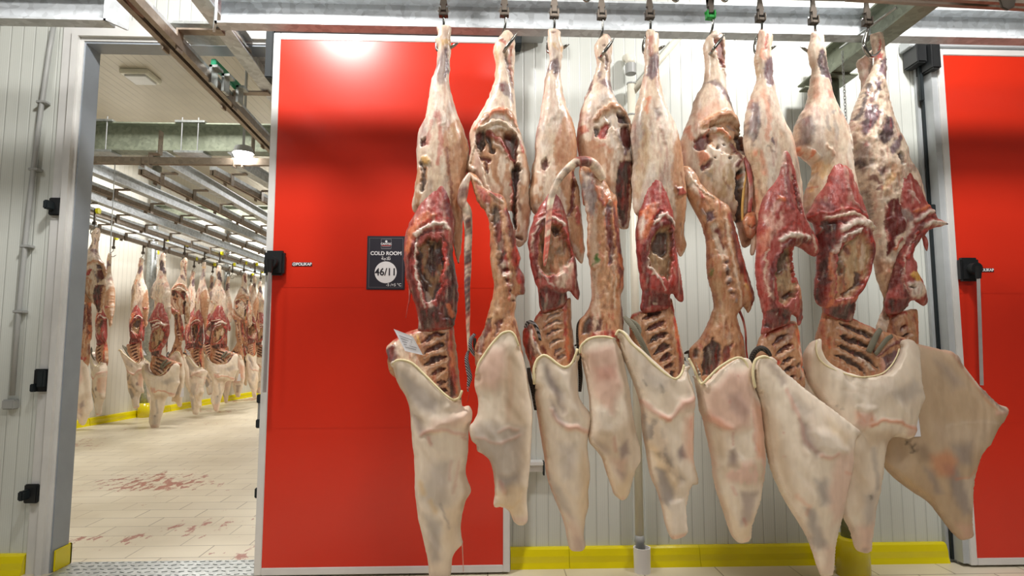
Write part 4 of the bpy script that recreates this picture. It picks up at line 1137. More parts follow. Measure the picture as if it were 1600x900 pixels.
g_ = slab('gauze_sleeve', '906,548 908,538 916,531 928,527 945,526 960,530 966,540 972,552 978,580 984,610 988,640 993,670 1000,700 1001,720 995,730 990,745 985,765 980,778 972,782 960,773 955,760 948,740 940,716 930,702 922,693 919,680 922,660 921,640 920,620 915,590 909,565', 'gauze', c, Y-.10, .75, 38, 'U', '''
N .6 8 2: 908,550 955,538 968,600 952,645 926,622
R .25 6: 925,575 955,570 955,590 930,595
~E .6 9: 965,560 975,610 984,670
W .5 6 3: 926,640 945,635 952,672 930,672
E .6 8: 922,678 955,665 990,655 990,700 978,748 952,722 928,696
P .55 4 -1: 962,696 976,686 979,706 966,716
P .35 5 -1: 924,684 940,690 948,705 938,708
~R .35 5 2: 954,680 957,700
N .4 6: 950,712 975,715 968,748
P .4 4 -1: 960,730 975,738 972,750
Y .3 8: 940,715 960,755 985,735 978,780 962,776
~N .5 6: 972,776''', 3, .35, 2, .03, .35, fold=1.2, hem=[(906, 552), (908, 540), (916, 532), (928, 527), (945, 526), (958, 529)])
hemline(g_, [(906, 552, .05), (908, 540, .06), (916, 532, .075), (928, 527, .085), (945, 526, .09), (958, 529, .085)], Y-.02)
ptube('twine', '912,496,2.4,.0 905,505,3,.02 903,520,3,.02 904,545,3.2,.01 906,570,3.2,.0 907,590,3.4,.0 906,612,2.4,.0', 'strap_dark', c, Y-.05)
ptube('twine', '898,540,1.2,.02 908,536,1.4,.04 914,532,1.2,.06', 'strap_dark', c, Y-.04)
CB.append(c)
meat_hook(940, 22, hook_inner(940, 22, 56), 'steel hook with its point through the fourth carcass from the left')
#----------------------------------------------------------------- 5
Y = RY-.04
c = carcass(1018, 50, 'fifth front carcass from the left, grey green belt beside its bare ribs', Y)
slab('haunch', '1009,50 1016,45 1024,50 1029,52 1029,75 1030,90 1030,105 1031,125 1035,145 1041,165 1048,182 1056,200 1061,220 1065,240 1067,262 1070,285 1072,310 1071,340 1069,365 1073,382 1068,396 1061,400 1055,385 1049,360 1030,345 1000,340 991,328 988,310 987,280 988,250 986,225 986,200 991,180 995,160 1002,135 1006,115 1008,100 1006,85 1009,65', 'fatm', c, Y, .9, 38, 'C', '''
~R .6 5: 1014,60 1013,90
~Y .5 5: 1022,78 1021,85
P .85 4 -1: 1014,90 1027,86 1030,105 1023,124 1013,132 1008,120
~V .6 4: 1018,95 1020,115
V .55 6: 1001,145 996,178 1000,200 1006,232 998,262 990,285 986,240 988,195
H .7 5: 1000,200 1010,215 1006,260 995,320 988,310 992,260
~O .7 6: 1008,160 1004,182
S .7 5 -1: 1016,178 1026,176 1028,194 1018,196
W .7 7 2: 1024,150 1042,178 1046,205 1034,232 1024,210
T .95 4: 1058,205 1066,250 1072,312 1070,345 1072,385 1062,398 1054,372 1047,320 1041,280 1044,240
M/R .9 3 3: 1048,298 1060,296 1068,304 1060,310 1050,310
~M .6 3: 1056,275 1062,295
~V .4 3: 1060,350 1066,380''')
slab('flank', '1023,224 1028,240 1036,272 1044,303 1050,330 1054,350 1052,370 1056,385 1060,410 1063,430 1067,450 1069,466 1066,472 1058,470 1052,460 1047,462 1046,480 1024,488 1002,486 1003,460 1001,445 998,425 995,400 993,380 994,355 998,335 1003,318 1006,300 1013,275 1019,250', 'flesh', c, Y-.04, .8, 30, 'L', '''
K .35 6: 1024,262 1030,270 1048,338 1036,330 1028,300
~N .5 2: 1026,280 1028,310 1028,322
N/O .9 4 2: 999,330 1014,318 1026,320 1014,346 1001,372 994,372
W .8 4: 995,345 1003,335 1006,352 996,372
O .8 4: 1002,355 1014,345 1008,372 1000,372
~R .9 3 1: 1012,345 1026,332 1040,335 1052,348
~W .95 5 3: 1016,352 1027,341 1038,339 1053,352
~V .7 3 -2: 1016,346 1030,334
~M .95 9 1: 1042,350 1022,356 1009,374 1002,398 1004,430 1010,452
~C .8 3 1: 1012,385 1008,410 1016,430
B/H .95 3 -12: 1010,402 1014,376 1026,361 1042,356 1047,382 1046,420 1040,440 1026,432 1012,416
D/V .85 3 -6: 1016,382 1028,365 1040,362 1042,395 1034,405 1020,395
~W .9 3 1: 1010,418 1026,438 1036,455
~R/M .9 8 1: 1046,362 1049,392 1052,420
~M .6 5: 1054,430 1062,460
~R .8 4: 1048,420 1046,450
M/D .95 4 -2: 1002,452 1020,456 1044,462 1046,480 1022,478 1004,484
~C .8 6: 1020,474''')
slab('rib_cage', '986,494 1000,487 1018,478 1032,472 1048,466 1052,480 1058,510 1065,540 1068,556 1068,575 1060,600 1045,600 1020,588 1005,572 994,552 984,530', 'flesh', c, Y-.01, .7, 24, 'T', ribs([(1031, 489, 1000, 501), (1036, 504, 1006, 518), (1040, 519, 1008, 538), (1044, 535, 1016, 553), (1046, 551, 1024, 565), (1049, 567, 1033, 577), (1051, 580, 1042, 590)], 8)+'''
~O/R .95 6: 1050,478 1055,520 1059,560
~C .6 4: 1060,520 1064,550
M .8 3: 1056,556 1066,560 1062,585 1056,588
~R .85 3 1: 986,494 1004,486 1040,474''')
ptube('webbing_belt', '975,494,2.5,.05 980,500,4,.06 990,512,4.4,.075 1000,530,4.4,.08 1008,546,4.2,.075 1016,562,3,.065', 'belt', c, Y-.01)
ptube('webbing_belt', '983,498,1.5,.06 994,506,3,.07 1000,516,2.5,.075 998,525,1.5,.075', 'belt', c, Y-.01)
g_ = slab('gauze_sleeve', '961,521 967,516 976,522 985,535 1005,553 1025,572 1045,589 1056,593 1064,585 1069,571 1070,556 1075,582 1081,600 1084,620 1084,650 1083,690 1084,720 1090,745 1089,757 1080,758 1075,770 1072,790 1073,815 1074,832 1066,840 1052,843 1045,835 1038,815 1033,790 1025,765 1015,740 1008,700 1003,670 1001,640 998,625 990,600 980,575 969,548', 'gauze', c, Y-.045, .8, 38, 'U', '''
W .6 8 2: 968,524 985,540 1040,592 1030,610 1000,600 980,560
S .35 9 -1: 1000,580 1030,595 1020,615 1002,600
~X .8 1.5: 1000,594 1004,600
~X .8 1.5: 1024,602 1028,610
~N .95 7 6: 1000,628 1016,640 1034,652 1046,645 1060,628 1082,620
~O .5 6 5: 1024,650 1040,652
N .5 7 4: 1055,622 1080,618 1082,635 1060,640
V/E .6 6 -3: 1002,642 1018,655 1032,690 1046,720 1060,745 1052,752 1030,720 1010,700
Y .35 7: 1008,690 1022,700 1050,750 1045,770 1025,745
S .8 4 -1: 1020,728 1034,732 1048,768 1044,792 1030,780
P .7 4 -1: 1050,702 1060,692 1066,712 1054,714
O .4 7: 1062,650 1082,645 1082,722 1064,712
~R .5 2: 1072,655 1074,670
W .9 3 2: 1042,780 1062,775 1066,795 1072,828 1050,836 1046,810
~N .8 8: 1052,838 1068,836
~E .7 8: 1080,730 1086,752''', 3, .35, 2, .03, .35, fold=1.2, hem=[(962, 524), (967, 516), (976, 522), (985, 535), (1005, 553), (1025, 572), (1045, 588), (1056, 592), (1064, 585), (1069, 570)])
hemline(g_, [(962, 524, .05), (967, 516, .06), (976, 522, .075), (985, 535, .09), (1005, 553, .10), (1025, 572, .10), (1045, 588, .09), (1056, 592, .08), (1064, 585, .07), (1069, 570, .055)], Y-.012)
CB.append(c)
meat_hook(1015, 22, hook_outer(1016, 22, 48, 70), 'steel hook through the shank of the fifth carcass from the left')
#----------------------------------------------------------------- 6
Y = RY+.02
c = carcass(1115, 52, 'front carcass hanging on the green hook, orange knot of fat beside its backbone', Y)
slab('haunch', '1113,50 1120,48 1128,55 1133,65 1133,90 1134,110 1133,130 1136,150 1143,170 1150,195 1155,215 1163,230 1170,245 1175,265 1177,290 1178,310 1182,335 1184,358 1172,382 1160,386 1155,370 1148,345 1130,335 1105,325 1088,305 1072,290 1064,265 1063,240 1062,222 1068,205 1078,180 1083,160 1090,145 1098,132 1101,110 1100,90 1098,75 1102,62', 'fatm', c, Y, .9, 40, 'C', '''
W .7 4 2: 1106,58 1118,50 1126,58 1112,62
M/K .85 3 -5: 1112,64 1126,72 1131,100 1131,112 1122,114 1116,90
~P .8 5 -3: 1122,100 1126,112
~W .8 4 2: 1122,108 1130,122
P .7 4 -1: 1098,132 1112,130 1130,148 1148,186 1140,180 1122,152
P .5 4: 1120,145 1134,150 1142,170 1132,165
O .35 9: 1080,185 1110,165 1125,180 1090,205
~O .6 8: 1070,205 1075,225
~T/Q .9 9 6: 1090,205 1106,192 1128,186 1146,194 1158,214 1166,238
T/H .9 4 -7: 1098,205 1128,195 1150,204 1158,240 1140,250 1100,240
~S .6 5 -2: 1128,204 1140,208
M/R .95 3 -8: 1078,226 1090,216 1101,214 1102,230 1090,246 1080,242
D/M .95 3 -11: 1142,214 1156,218 1160,250 1148,248 1142,232
~W/O .9 6 5: 1092,216 1106,209 1122,214 1132,222
C/W .9 3 0: 1104,226 1122,220 1132,235 1134,262 1116,262 1106,245
'''+spots([(1112, 238, 6), (1118, 246, 5), (1108, 256, 4), (1129, 254, 5), (1122, 232, 4)], 'D/V', .85, -4)+'''
~M .95 7 -4: 1088,270 1100,262
O .8 4 2: 1080,246 1092,246 1100,256 1084,268
~K/M .9 6 3: 1134,232 1146,258 1138,268
C/H .9 4: 1090,274 1130,262 1138,300 1140,320 1112,318 1096,296
~S .5 3: 1095,275 1104,290
~M .5 2: 1118,285 1132,305
D .95 3 -16: 1138,275 1150,268 1150,300 1156,345 1148,345 1140,310
~K/W .95 7 5: 1152,242 1160,246 1164,262
M .9 3 -3: 1154,250 1164,262 1160,280 1154,272
~O .8 7 0: 1148,280
~O/T .9 5 4: 1158,232 1170,256 1174,300
~R .7 7 -1: 1066,280 1074,275
T/C .7 5: 1150,300 1176,290 1184,358 1162,385 1154,350
~V .4 4 -2: 1160,378 1176,366''')
slab('backbone', '1066,262 1078,260 1088,272 1100,292 1118,308 1136,320 1142,330 1146,345 1149,362 1156,385 1161,405 1167,425 1173,445 1178,462 1176,476 1170,489 1165,484 1160,480 1155,486 1151,492 1154,508 1160,530 1165,560 1170,585 1160,605 1100,605 1084,580 1078,565 1077,547 1088,535 1098,520 1108,500 1114,480 1113,460 1107,440 1104,415 1103,390 1102,375 1097,355 1090,340 1080,322 1073,305 1068,285', 'flesh', c, Y-.07, .75, 28, 'T', '''
~R/C .8 8 2: 1070,270 1078,292 1092,312
~C .8 3 2: 1075,280 1092,300 1112,312
~Q .7 8: 1085,312 1098,330
M/P .95 3 -3: 1098,332 1110,330 1112,344 1102,350
~S .7 3 2: 1094,330 1102,345
~M/C .9 11 -3: 1112,355 1120,385 1126,410
'''+spots([(1126, 408, 10), (1129, 424, 10), (1133, 440, 10), (1137, 456, 9), (1141, 470, 9)], 'S/T', .85, 3)+spots([(1127, 412, 5), (1130, 429, 5), (1134, 444, 5), (1138, 460, 5)], 'M', .8, -4)+'''
~M/K .9 9 1: 1136,338 1142,370 1148,400 1153,425
~R .9 4 0: 1146,360 1156,405 1160,440
~M .9 8: 1162,425 1170,455 1172,475
~Q/Y .8 8 2: 1160,445 1166,468
~C .6 4 1: 1128,345 1136,395 1146,440 1154,480
~G .7 5: 1108,424 1109,432
H .5 7: 1106,440 1122,440 1128,500 1112,510
M/D .95 2 -3: 1096,545 1107,529 1120,541 1119,565 1108,590 1094,585 1090,570
M/L .9 2 -2: 1123,545 1138,533 1134,558 1122,572
~D .9 8 -3: 1082,555 1086,548
~O .6 4: 1150,510 1156,540''')
fk = slab('fat_knot', '1168,333 1175,330 1181,333 1181,345 1183,352 1181,366 1174,373 1166,370 1162,360 1160,347 1163,338', 'fatm', c, Y-.085, .9, 20, 'Q', '''
O .7 3 2: 1165,340 1178,338 1178,350 1166,352
~M .6 2 -3: 1163,352 1172,356 1181,351''', pitch=2, rough=.3)
ptube('cord', '1160,245,3,.06 1168,258,4,.08 1173,285,3.6,.09 1173,305,3.4,.09 1171,332,3,.085', 'flesh', c, Y, 'K', '~W .6 2: 1172,270 1172,320')
ptube('cord', '1167,262,1.6,.07 1163,290,2,.07 1160,320,2,.07 1160,345,2,.07', 'fatm', c, Y, 'Y')
ptube('meat_strip', '1154,483,2.2,.03 1161,500,1.8,.03 1165,520,1.5,.03 1166,545,1.3,.02 1169,566,1.2,.02', 'flesh', c, Y-.03, 'R', mott=.3)
g_ = slab('gauze_sleeve', '1080,565 1083,573 1090,590 1096,600 1105,593 1115,582 1125,573 1145,561 1158,559 1165,566 1170,585 1178,605 1186,630 1190,660 1193,690 1194,720 1192,745 1189,760 1186,780 1180,800 1174,820 1173,840 1168,847 1155,848 1145,840 1138,825 1130,800 1120,770 1114,745 1112,720 1108,700 1102,675 1098,655 1092,640 1090,622 1086,600', 'gauze', c, Y-.10, .75, 38, 'U', '''
N .6 8 3: 1096,612 1125,580 1160,575 1168,625 1162,662 1130,672 1100,656
P .3 6: 1125,615 1145,610 1160,640 1150,655 1130,640
~R .8 2.5: 1129,625
~R .6 2: 1142,584
O .4 4 2: 1100,640 1115,650 1135,665 1120,668 1104,658
~R .6 2.5 -1: 1135,672 1137,690
~W .9 5 2: 1137,695 1128,705
~W .9 5 2: 1137,698 1150,715
P .6 4 -2: 1130,702 1138,698 1142,728 1130,728
E .7 6: 1104,662 1116,668 1130,700 1122,712 1112,700
O .5 5: 1168,622 1186,635 1190,715 1172,712
~N .9 4 3: 1168,640 1170,700
~O .6 3: 1172,690 1176,700
N/E .6 6 1: 1118,722 1190,712 1190,752 1160,752 1124,745
~R .4 5 2: 1136,755 1140,765
P .45 5 -1: 1150,762 1176,765 1165,812 1152,814
~R .5 4: 1156,806 1160,815
Y .25 8: 1125,775 1150,830 1172,800 1168,845 1146,836
~N .5 8: 1162,842''', 3, .35, 2, .03, .35, fold=1.2, hem=[(1076, 560), (1083, 573), (1090, 590), (1096, 600), (1105, 592), (1115, 582), (1125, 573), (1145, 561), (1158, 559), (1166, 568), (1171, 586)])
hemline(g_, [(1076, 560, .04), (1083, 573, .055), (1090, 590, .07), (1096, 600, .08), (1105, 592, .088), (1115, 582, .092), (1125, 573, .095), (1145, 561, .09), (1158, 559, .08), (1166, 568, .065), (1171, 586, .05)], Y-.018)
ptube('twine', '1070,552,1.6,.0 1078,550,3.4,.03 1080,560,4,.04 1086,572,4,.05 1090,584,3,.05', 'strap_dark', c, Y-.02)
CB.append(c)
meat_hook(1110, 22, hook_inner(1112, 22, 50), 'green painted hook with its point through the sixth carcass from the left', True)
#----------------------------------------------------------------- 7
Y = RY-.06
c = carcass(1193, 50, 'seventh front carcass from the left, dark band at its sleeve, gauze elbow pointing right', Y)
slab('haunch', '1186,48 1194,47 1205,49 1207,60 1205,78 1206,95 1208,110 1208,125 1212,145 1216,165 1222,185 1229,200 1237,218 1240,235 1244,252 1247,270 1252,300 1252,330 1245,345 1220,350 1195,350 1184,380 1178,398 1172,395 1173,375 1177,355 1178,330 1176,300 1172,265 1165,240 1162,220 1163,200 1166,175 1170,160 1177,140 1181,125 1180,110 1178,92 1182,80 1183,65', 'fatm', c, Y, .9, 38, 'C', '''
~R .75 4 -1: 1196,56 1192,66 1190,80
~O .6 5: 1186,80 1188,95
~H .6 7: 1181,92 1182,118
P .9 4 -1: 1192,95 1207,88 1208,118 1201,140 1193,138 1188,112
~M .7 2: 1196,105 1192,125
V/P .75 5: 1170,165 1178,168 1180,190 1170,232 1163,215
~V .7 4: 1174,190 1178,205 1172,225
~O .45 8: 1186,150 1192,190 1188,225
W .5 7 1: 1200,150 1212,175 1220,220 1205,210
~P .9 4: 1196,225 1198,232
~V .4 3: 1188,235 1200,245
H/O .7 7: 1164,235 1180,240 1188,280 1182,330 1176,350 1174,290
T .6 6: 1178,300 1190,300 1186,360 1176,390
~M .4 3: 1180,285 1184,310
O .4 6: 1226,205 1240,230 1246,270 1232,250''')
slab('flank', '1214,222 1224,232 1234,238 1240,262 1245,290 1250,318 1257,343 1267,360 1276,376 1280,392 1272,402 1258,393 1249,388 1240,385 1236,398 1238,420 1245,440 1251,460 1254,490 1252,505 1247,508 1243,495 1235,492 1232,505 1210,515 1190,522 1192,500 1190,480 1185,460 1182,440 1180,415 1181,400 1183,380 1184,350 1188,325 1195,300 1205,285 1211,260', 'flesh', c, Y-.045, .8, 32, 'K', '''
C .7 5: 1210,228 1222,232 1222,262 1212,268
~P .35 8 2: 1222,262 1222,300 1226,330
~M .8 5 -4: 1232,280 1237,310 1242,335
~L .8 4: 1228,262 1234,290
~W .4 3 2: 1240,300 1248,330 1262,362
~O .95 6 3: 1210,312 1216,314
L/N .85 5: 1190,322 1212,315 1216,352 1200,372 1188,392 1184,372
O .4 5: 1184,365 1196,358 1192,392 1184,400
~R .8 3: 1206,366 1222,355 1242,352
~W .95 8 4: 1212,378 1224,370 1240,371 1256,375
~M .95 8 2: 1248,378 1228,382 1212,394 1201,415 1197,442 1198,466 1204,490
~C .7 3: 1192,390 1188,430 1194,465
~C .7 4: 1262,370 1272,392
~M .8 5 -2: 1240,378 1262,382
B/H .95 3 -12: 1206,412 1216,394 1232,390 1234,420 1242,446 1234,466 1216,480 1207,462
D/V .7 3 -4: 1210,400 1226,392 1228,420 1212,430
~D .9 8 -5: 1222,466 1232,460
~R .95 7 1: 1234,392 1236,415 1238,438
~Q/T .8 8: 1244,450 1250,480
~V .6 5: 1248,470 1250,498
M/D .95 4 -3: 1192,486 1216,482 1231,490 1230,506 1208,512 1192,512
~D .8 8 -3: 1220,495
~W .6 4: 1206,492''')
slab('rib_cage', '1190,520 1200,512 1230,502 1245,506 1250,540 1254,575 1258,600 1248,612 1215,600 1190,575 1178,560 1182,540', 'flesh', c, Y-.01, .7, 22, 'T', ribs([(1226, 522, 1200, 541), (1229, 539, 1204, 556), (1231, 557, 1214, 569), (1234, 571, 1220, 582), (1238, 586, 1228, 594)], 6)+'''
~C/O .9 8: 1241,515 1245,550 1248,585
'''+spots([(1240, 571, 5), (1250, 575, 4), (1246, 590, 4), (1228, 577, 4)], 'D/M', .8, -3)+'''
~R .8 5 1: 1192,524 1212,514 1236,506
~R .7 3: 1243,520 1248,580
~R .8 6: 1190,558 1210,566''')
ptube('webbing_band', '1178,640,3,.0 1175,615,3.6,.01 1173,590,4,.02 1173,568,4.2,.035 1178,552,4.2,.05 1188,544,4.4,.06 1198,548,4,.065 1204,556,2.5,.06', 'strap_dark', c, Y-.01)
g_ = slab('gauze_sleeve', '1180,605 1177,575 1181,561 1195,557 1205,562 1220,577 1238,592 1260,610 1290,632 1320,655 1347,675 1345,680 1335,685 1330,700 1329,730 1320,770 1315,800 1310,820 1304,850 1303,885 1300,898 1285,901 1278,890 1268,860 1258,835 1240,805 1228,785 1215,760 1205,735 1197,700 1192,665 1186,630', 'gauze', c, Y-.045, .62, 40, 'U', '''
P .35 5: 1190,566 1204,566 1210,580 1196,580
P .4 4 -1: 1205,584 1216,584 1222,600 1212,602
S .35 9 -1: 1225,610 1260,640 1250,655 1228,640
~W .5 10 5: 1210,572 1250,605 1300,642 1335,670
~N .75 6 2: 1222,610 1236,650 1246,685 1262,700
P .5 6 -3: 1236,655 1248,660 1268,700 1262,708 1244,690
W .7 8 4: 1255,665 1285,672 1310,700 1285,705 1262,695
~N .9 6 5: 1268,706 1285,712 1295,705
Y .2 7: 1280,650 1325,680 1310,690 1285,672
N .45 7 0: 1292,705 1328,702 1324,758 1308,800 1292,812 1280,770
S .65 6 -1: 1260,742 1278,745 1286,780 1270,785
S .7 5 -1: 1246,788 1262,790 1286,852 1270,858
E .75 9: 1184,625 1204,650 1222,720 1232,775 1212,740 1194,690
~O .35 6: 1236,770 1252,785 1250,800
~R .7 2: 1214,673
~R .7 2: 1216,710
~O .4 4: 1310,735 1327,738
N .3 7: 1280,850 1300,850 1300,895 1284,895''', 3, .35, 2, .03, .35, fold=1.2, hem=[(1180, 606), (1177, 590), (1177, 575), (1181, 562), (1195, 557), (1206, 563)])
hemline(g_, [(1180, 606, .03), (1177, 590, .04), (1177, 575, .05), (1181, 562, .062), (1195, 557, .075), (1206, 563, .08)], Y-.012, 2.3)
fl = slab('sleeve_back_edge', '1251,572 1256,578 1268,596 1284,622 1296,640 1280,640 1262,620 1252,604', 'gauze', c, Y+.02, .5, 10, 'U', '~Y .4 2: 1252,574 1280,618', 2.6, .3, fold=.5)
CB.append(c)
meat_hook(1188, 26, hook_outer(1190, 26, 48, 70), 'steel hook through the shank of the seventh carcass from the left')
#----------------------------------------------------------------- 8
Y = RY-.01
c = carcass(1275, 52, 'eighth front carcass from the left, broad open ribs crossed by a grey green belt', Y)
slab('haunch', '1267,52 1275,49 1286,52 1288,65 1290,85 1293,105 1298,125 1300,150 1308,170 1318,190 1325,210 1328,235 1330,260 1336,290 1340,320 1330,345 1290,350 1262,342 1256,330 1256,310 1262,290 1269,275 1270,262 1262,252 1250,245 1240,235 1239,215 1243,195 1250,180 1260,160 1265,130 1268,110 1264,98 1262,80 1265,65', 'fatm', c, Y, .9, 40, 'C', '''
~R .9 4: 1281,52
V/P .95 2 -1: 1274,82 1281,79 1290,98 1298,128 1297,142 1288,130 1277,122 1271,100
~P .8 2 1: 1278,92 1284,118
R .5 5: 1280,145 1295,148 1296,162 1284,162
~O .4 7: 1270,125 1268,155
P/V .65 5: 1243,192 1256,186 1262,205 1258,232 1241,232
O/C .85 4 3: 1240,232 1258,238 1272,252 1270,272 1258,272 1248,252
~R .8 3: 1256,255 1260,272
~S .75 6: 1291,182
~S .75 6: 1303,184
~S .5 6: 1278,192 1282,210
~S .5 6: 1292,200 1294,225
H/Y .6 8: 1262,262 1285,250 1292,270 1262,325 1256,322
~R .5 3: 1255,298 1268,296
~M .8 5 -2: 1257,285 1258,295
~W .6 5 2: 1318,200 1325,235 1330,265
~T .5 6 2: 1280,235 1288,248''')
slab('flank', '1301,224 1305,238 1312,248 1322,260 1330,268 1334,285 1342,305 1350,330 1357,350 1361,370 1363,385 1361,405 1358,425 1350,445 1343,456 1336,468 1334,490 1330,502 1310,500 1290,492 1288,480 1283,479 1275,473 1272,460 1273,440 1276,425 1277,400 1275,370 1271,350 1260,343 1256,340 1266,325 1275,305 1285,290 1293,265 1298,245', 'flesh', c, Y-.045, .8, 34, 'K', '''
L .5 8: 1300,240 1310,250 1330,330 1300,330 1280,320
~W .3 3 2: 1312,290 1320,320 1340,335
~P .4 8: 1276,320 1290,330
~R .9 3 2: 1258,342 1270,338 1285,336 1300,332 1322,331 1345,342
~C .9 5 3: 1280,346 1300,342 1322,337 1345,352
M/D .95 3 -6: 1276,350 1296,352 1294,400 1286,440 1283,476 1274,468 1277,420
~M .9 5 -3: 1290,352 1310,352
~O/T .8 5: 1290,400 1290,440 1291,480
H/T .95 3 -9: 1298,402 1310,382 1335,368 1352,392 1346,430 1322,465 1296,470
~W .95 9 5: 1302,362 1318,352 1334,352 1352,360
~W .95 6 5: 1292,396 1300,382 1312,370 1330,364
~M .7 2 0: 1296,385 1312,372
~W .7 4 5: 1340,350 1354,362
~M/R .95 9 2: 1342,366 1355,385 1357,408 1347,438 1330,465
D/V .85 3 -3: 1326,426 1338,430 1340,448 1330,450
~D .7 5 -3: 1300,395 1304,430
~M .8 7: 1312,388 1318,400
~D .7 5 -3: 1310,462 1328,448
~C/W .6 8: 1340,385 1338,420
~D .6 4: 1306,410 1312,445
M/D .95 4 -3: 1290,480 1332,472 1332,500 1306,498 1290,492
~O .5 3: 1296,478 1330,466''')
slab('rib_cage', '1286,478 1300,484 1330,496 1345,504 1370,514 1395,522 1415,528 1425,536 1412,565 1395,590 1365,600 1330,598 1295,580 1276,560 1272,540 1278,512 1284,494', 'flesh', c, Y-.01, .6, 26, 'T', ribs([(1303, 508, 1362, 532), (1300, 524, 1362, 552), (1297, 539, 1364, 575), (1296, 554, 1345, 584)], 8, 'V/D')+'''
~O/T .9 9 2: 1290,486 1286,520 1284,555
~R .5 3: 1282,500 1277,545
~W .7 5 2: 1330,560 1352,578
V/P .9 3 0: 1368,556 1390,548 1402,550 1394,575 1372,584
~W .7 2 2: 1376,570 1390,560
~N .8 6 2: 1366,560 1372,580
~R/M .95 4 2: 1360,556 1380,542 1400,534 1418,530
~R .8 4 1: 1310,494 1345,505 1390,520
~E .7 6: 1352,512 1350,545''')
ptube('webbing_belt', '1376,515,4,.05 1369,525,5,.062 1362,540,5.5,.07 1357,550,4.5,.07', 'belt', c, Y-.01)
ptube('webbing_belt', '1394,525,3,.045 1386,530,4,.06 1378,540,4,.068 1368,554,3.5,.072', 'belt', c, Y-.01)
g_ = slab('gauze_sleeve', '1256,560 1260,545 1270,532 1276,530 1275,545 1280,560 1293,572 1318,583 1345,589 1375,585 1391,573 1401,557 1405,545 1408,533 1418,530 1427,533 1435,545 1434,565 1435,590 1438,610 1443,620 1437,630 1431,645 1428,665 1427,680 1420,686 1405,683 1392,684 1382,695 1379,712 1378,735 1372,770 1366,800 1362,840 1360,862 1345,863 1335,855 1328,830 1318,810 1313,790 1316,760 1318,720 1316,690 1308,668 1290,640 1272,610 1260,588', 'gauze', c, Y-.05, .62, 42, 'U', '''
E .6 8: 1256,560 1272,540 1282,600 1276,615 1262,588
W .5 9 2: 1290,582 1345,595 1380,592 1390,610 1340,640 1300,620
~E .5 2 -1: 1300,606 1330,612
~E .5 2 -1: 1312,598 1340,604
S .45 7 -1: 1378,612 1415,592 1428,610 1400,628 1382,622
N/O .7 5 3: 1322,642 1345,640 1352,655 1338,668 1326,660
~W .7 7 6: 1325,634 1350,636
~O .85 5 6: 1346,662 1362,654 1385,656 1408,664 1424,672
N .6 5 4: 1405,668 1425,668 1425,682 1408,680
~W .5 6 3: 1425,560 1430,600 1436,620
E .75 7 -2: 1335,672 1375,668 1392,678 1378,700 1366,690 1345,700
E .5 8: 1322,700 1340,700 1345,780 1330,800
~S .6 8: 1352,700 1362,760
S .5 7: 1340,770 1362,760 1358,815 1342,820
~X .85 3: 1350,770 1351,776
~X .7 2: 1299,633
~X .7 3: 1305,638
N .5 7: 1330,820 1360,815 1358,862 1340,858
~P .5 8: 1348,856''', 3, .35, 2, .03, .35, fold=1.6, hem=[(1276, 532), (1275, 545), (1280, 560), (1293, 572), (1318, 583), (1345, 589), (1375, 585), (1391, 573), (1401, 557), (1405, 545)])
hemline(g_, [(1276, 532, .03), (1275, 545, .05), (1280, 560, .07), (1293, 572, .085), (1318, 583, .095), (1345, 589, .095), (1375, 585, .085), (1391, 573, .075), (1401, 557, .06), (1405, 545, .05)], Y-.018, 1.1)
mb = MB(); mb.hexa([wpt(1426, 642, .0), wpt(1434, 640, -.0), wpt(1439, 682, -.0), wpt(1420, 683, .0)], (0, .001, 0)); tag(mb.build('paper_tag', 'paper', c), 'white paper tag')
CB.append(c)
meat_hook(1271, 30, hook_outer(1274, 30, 50, 70, False), 'steel hook pointing left through the shank of the eighth carcass')
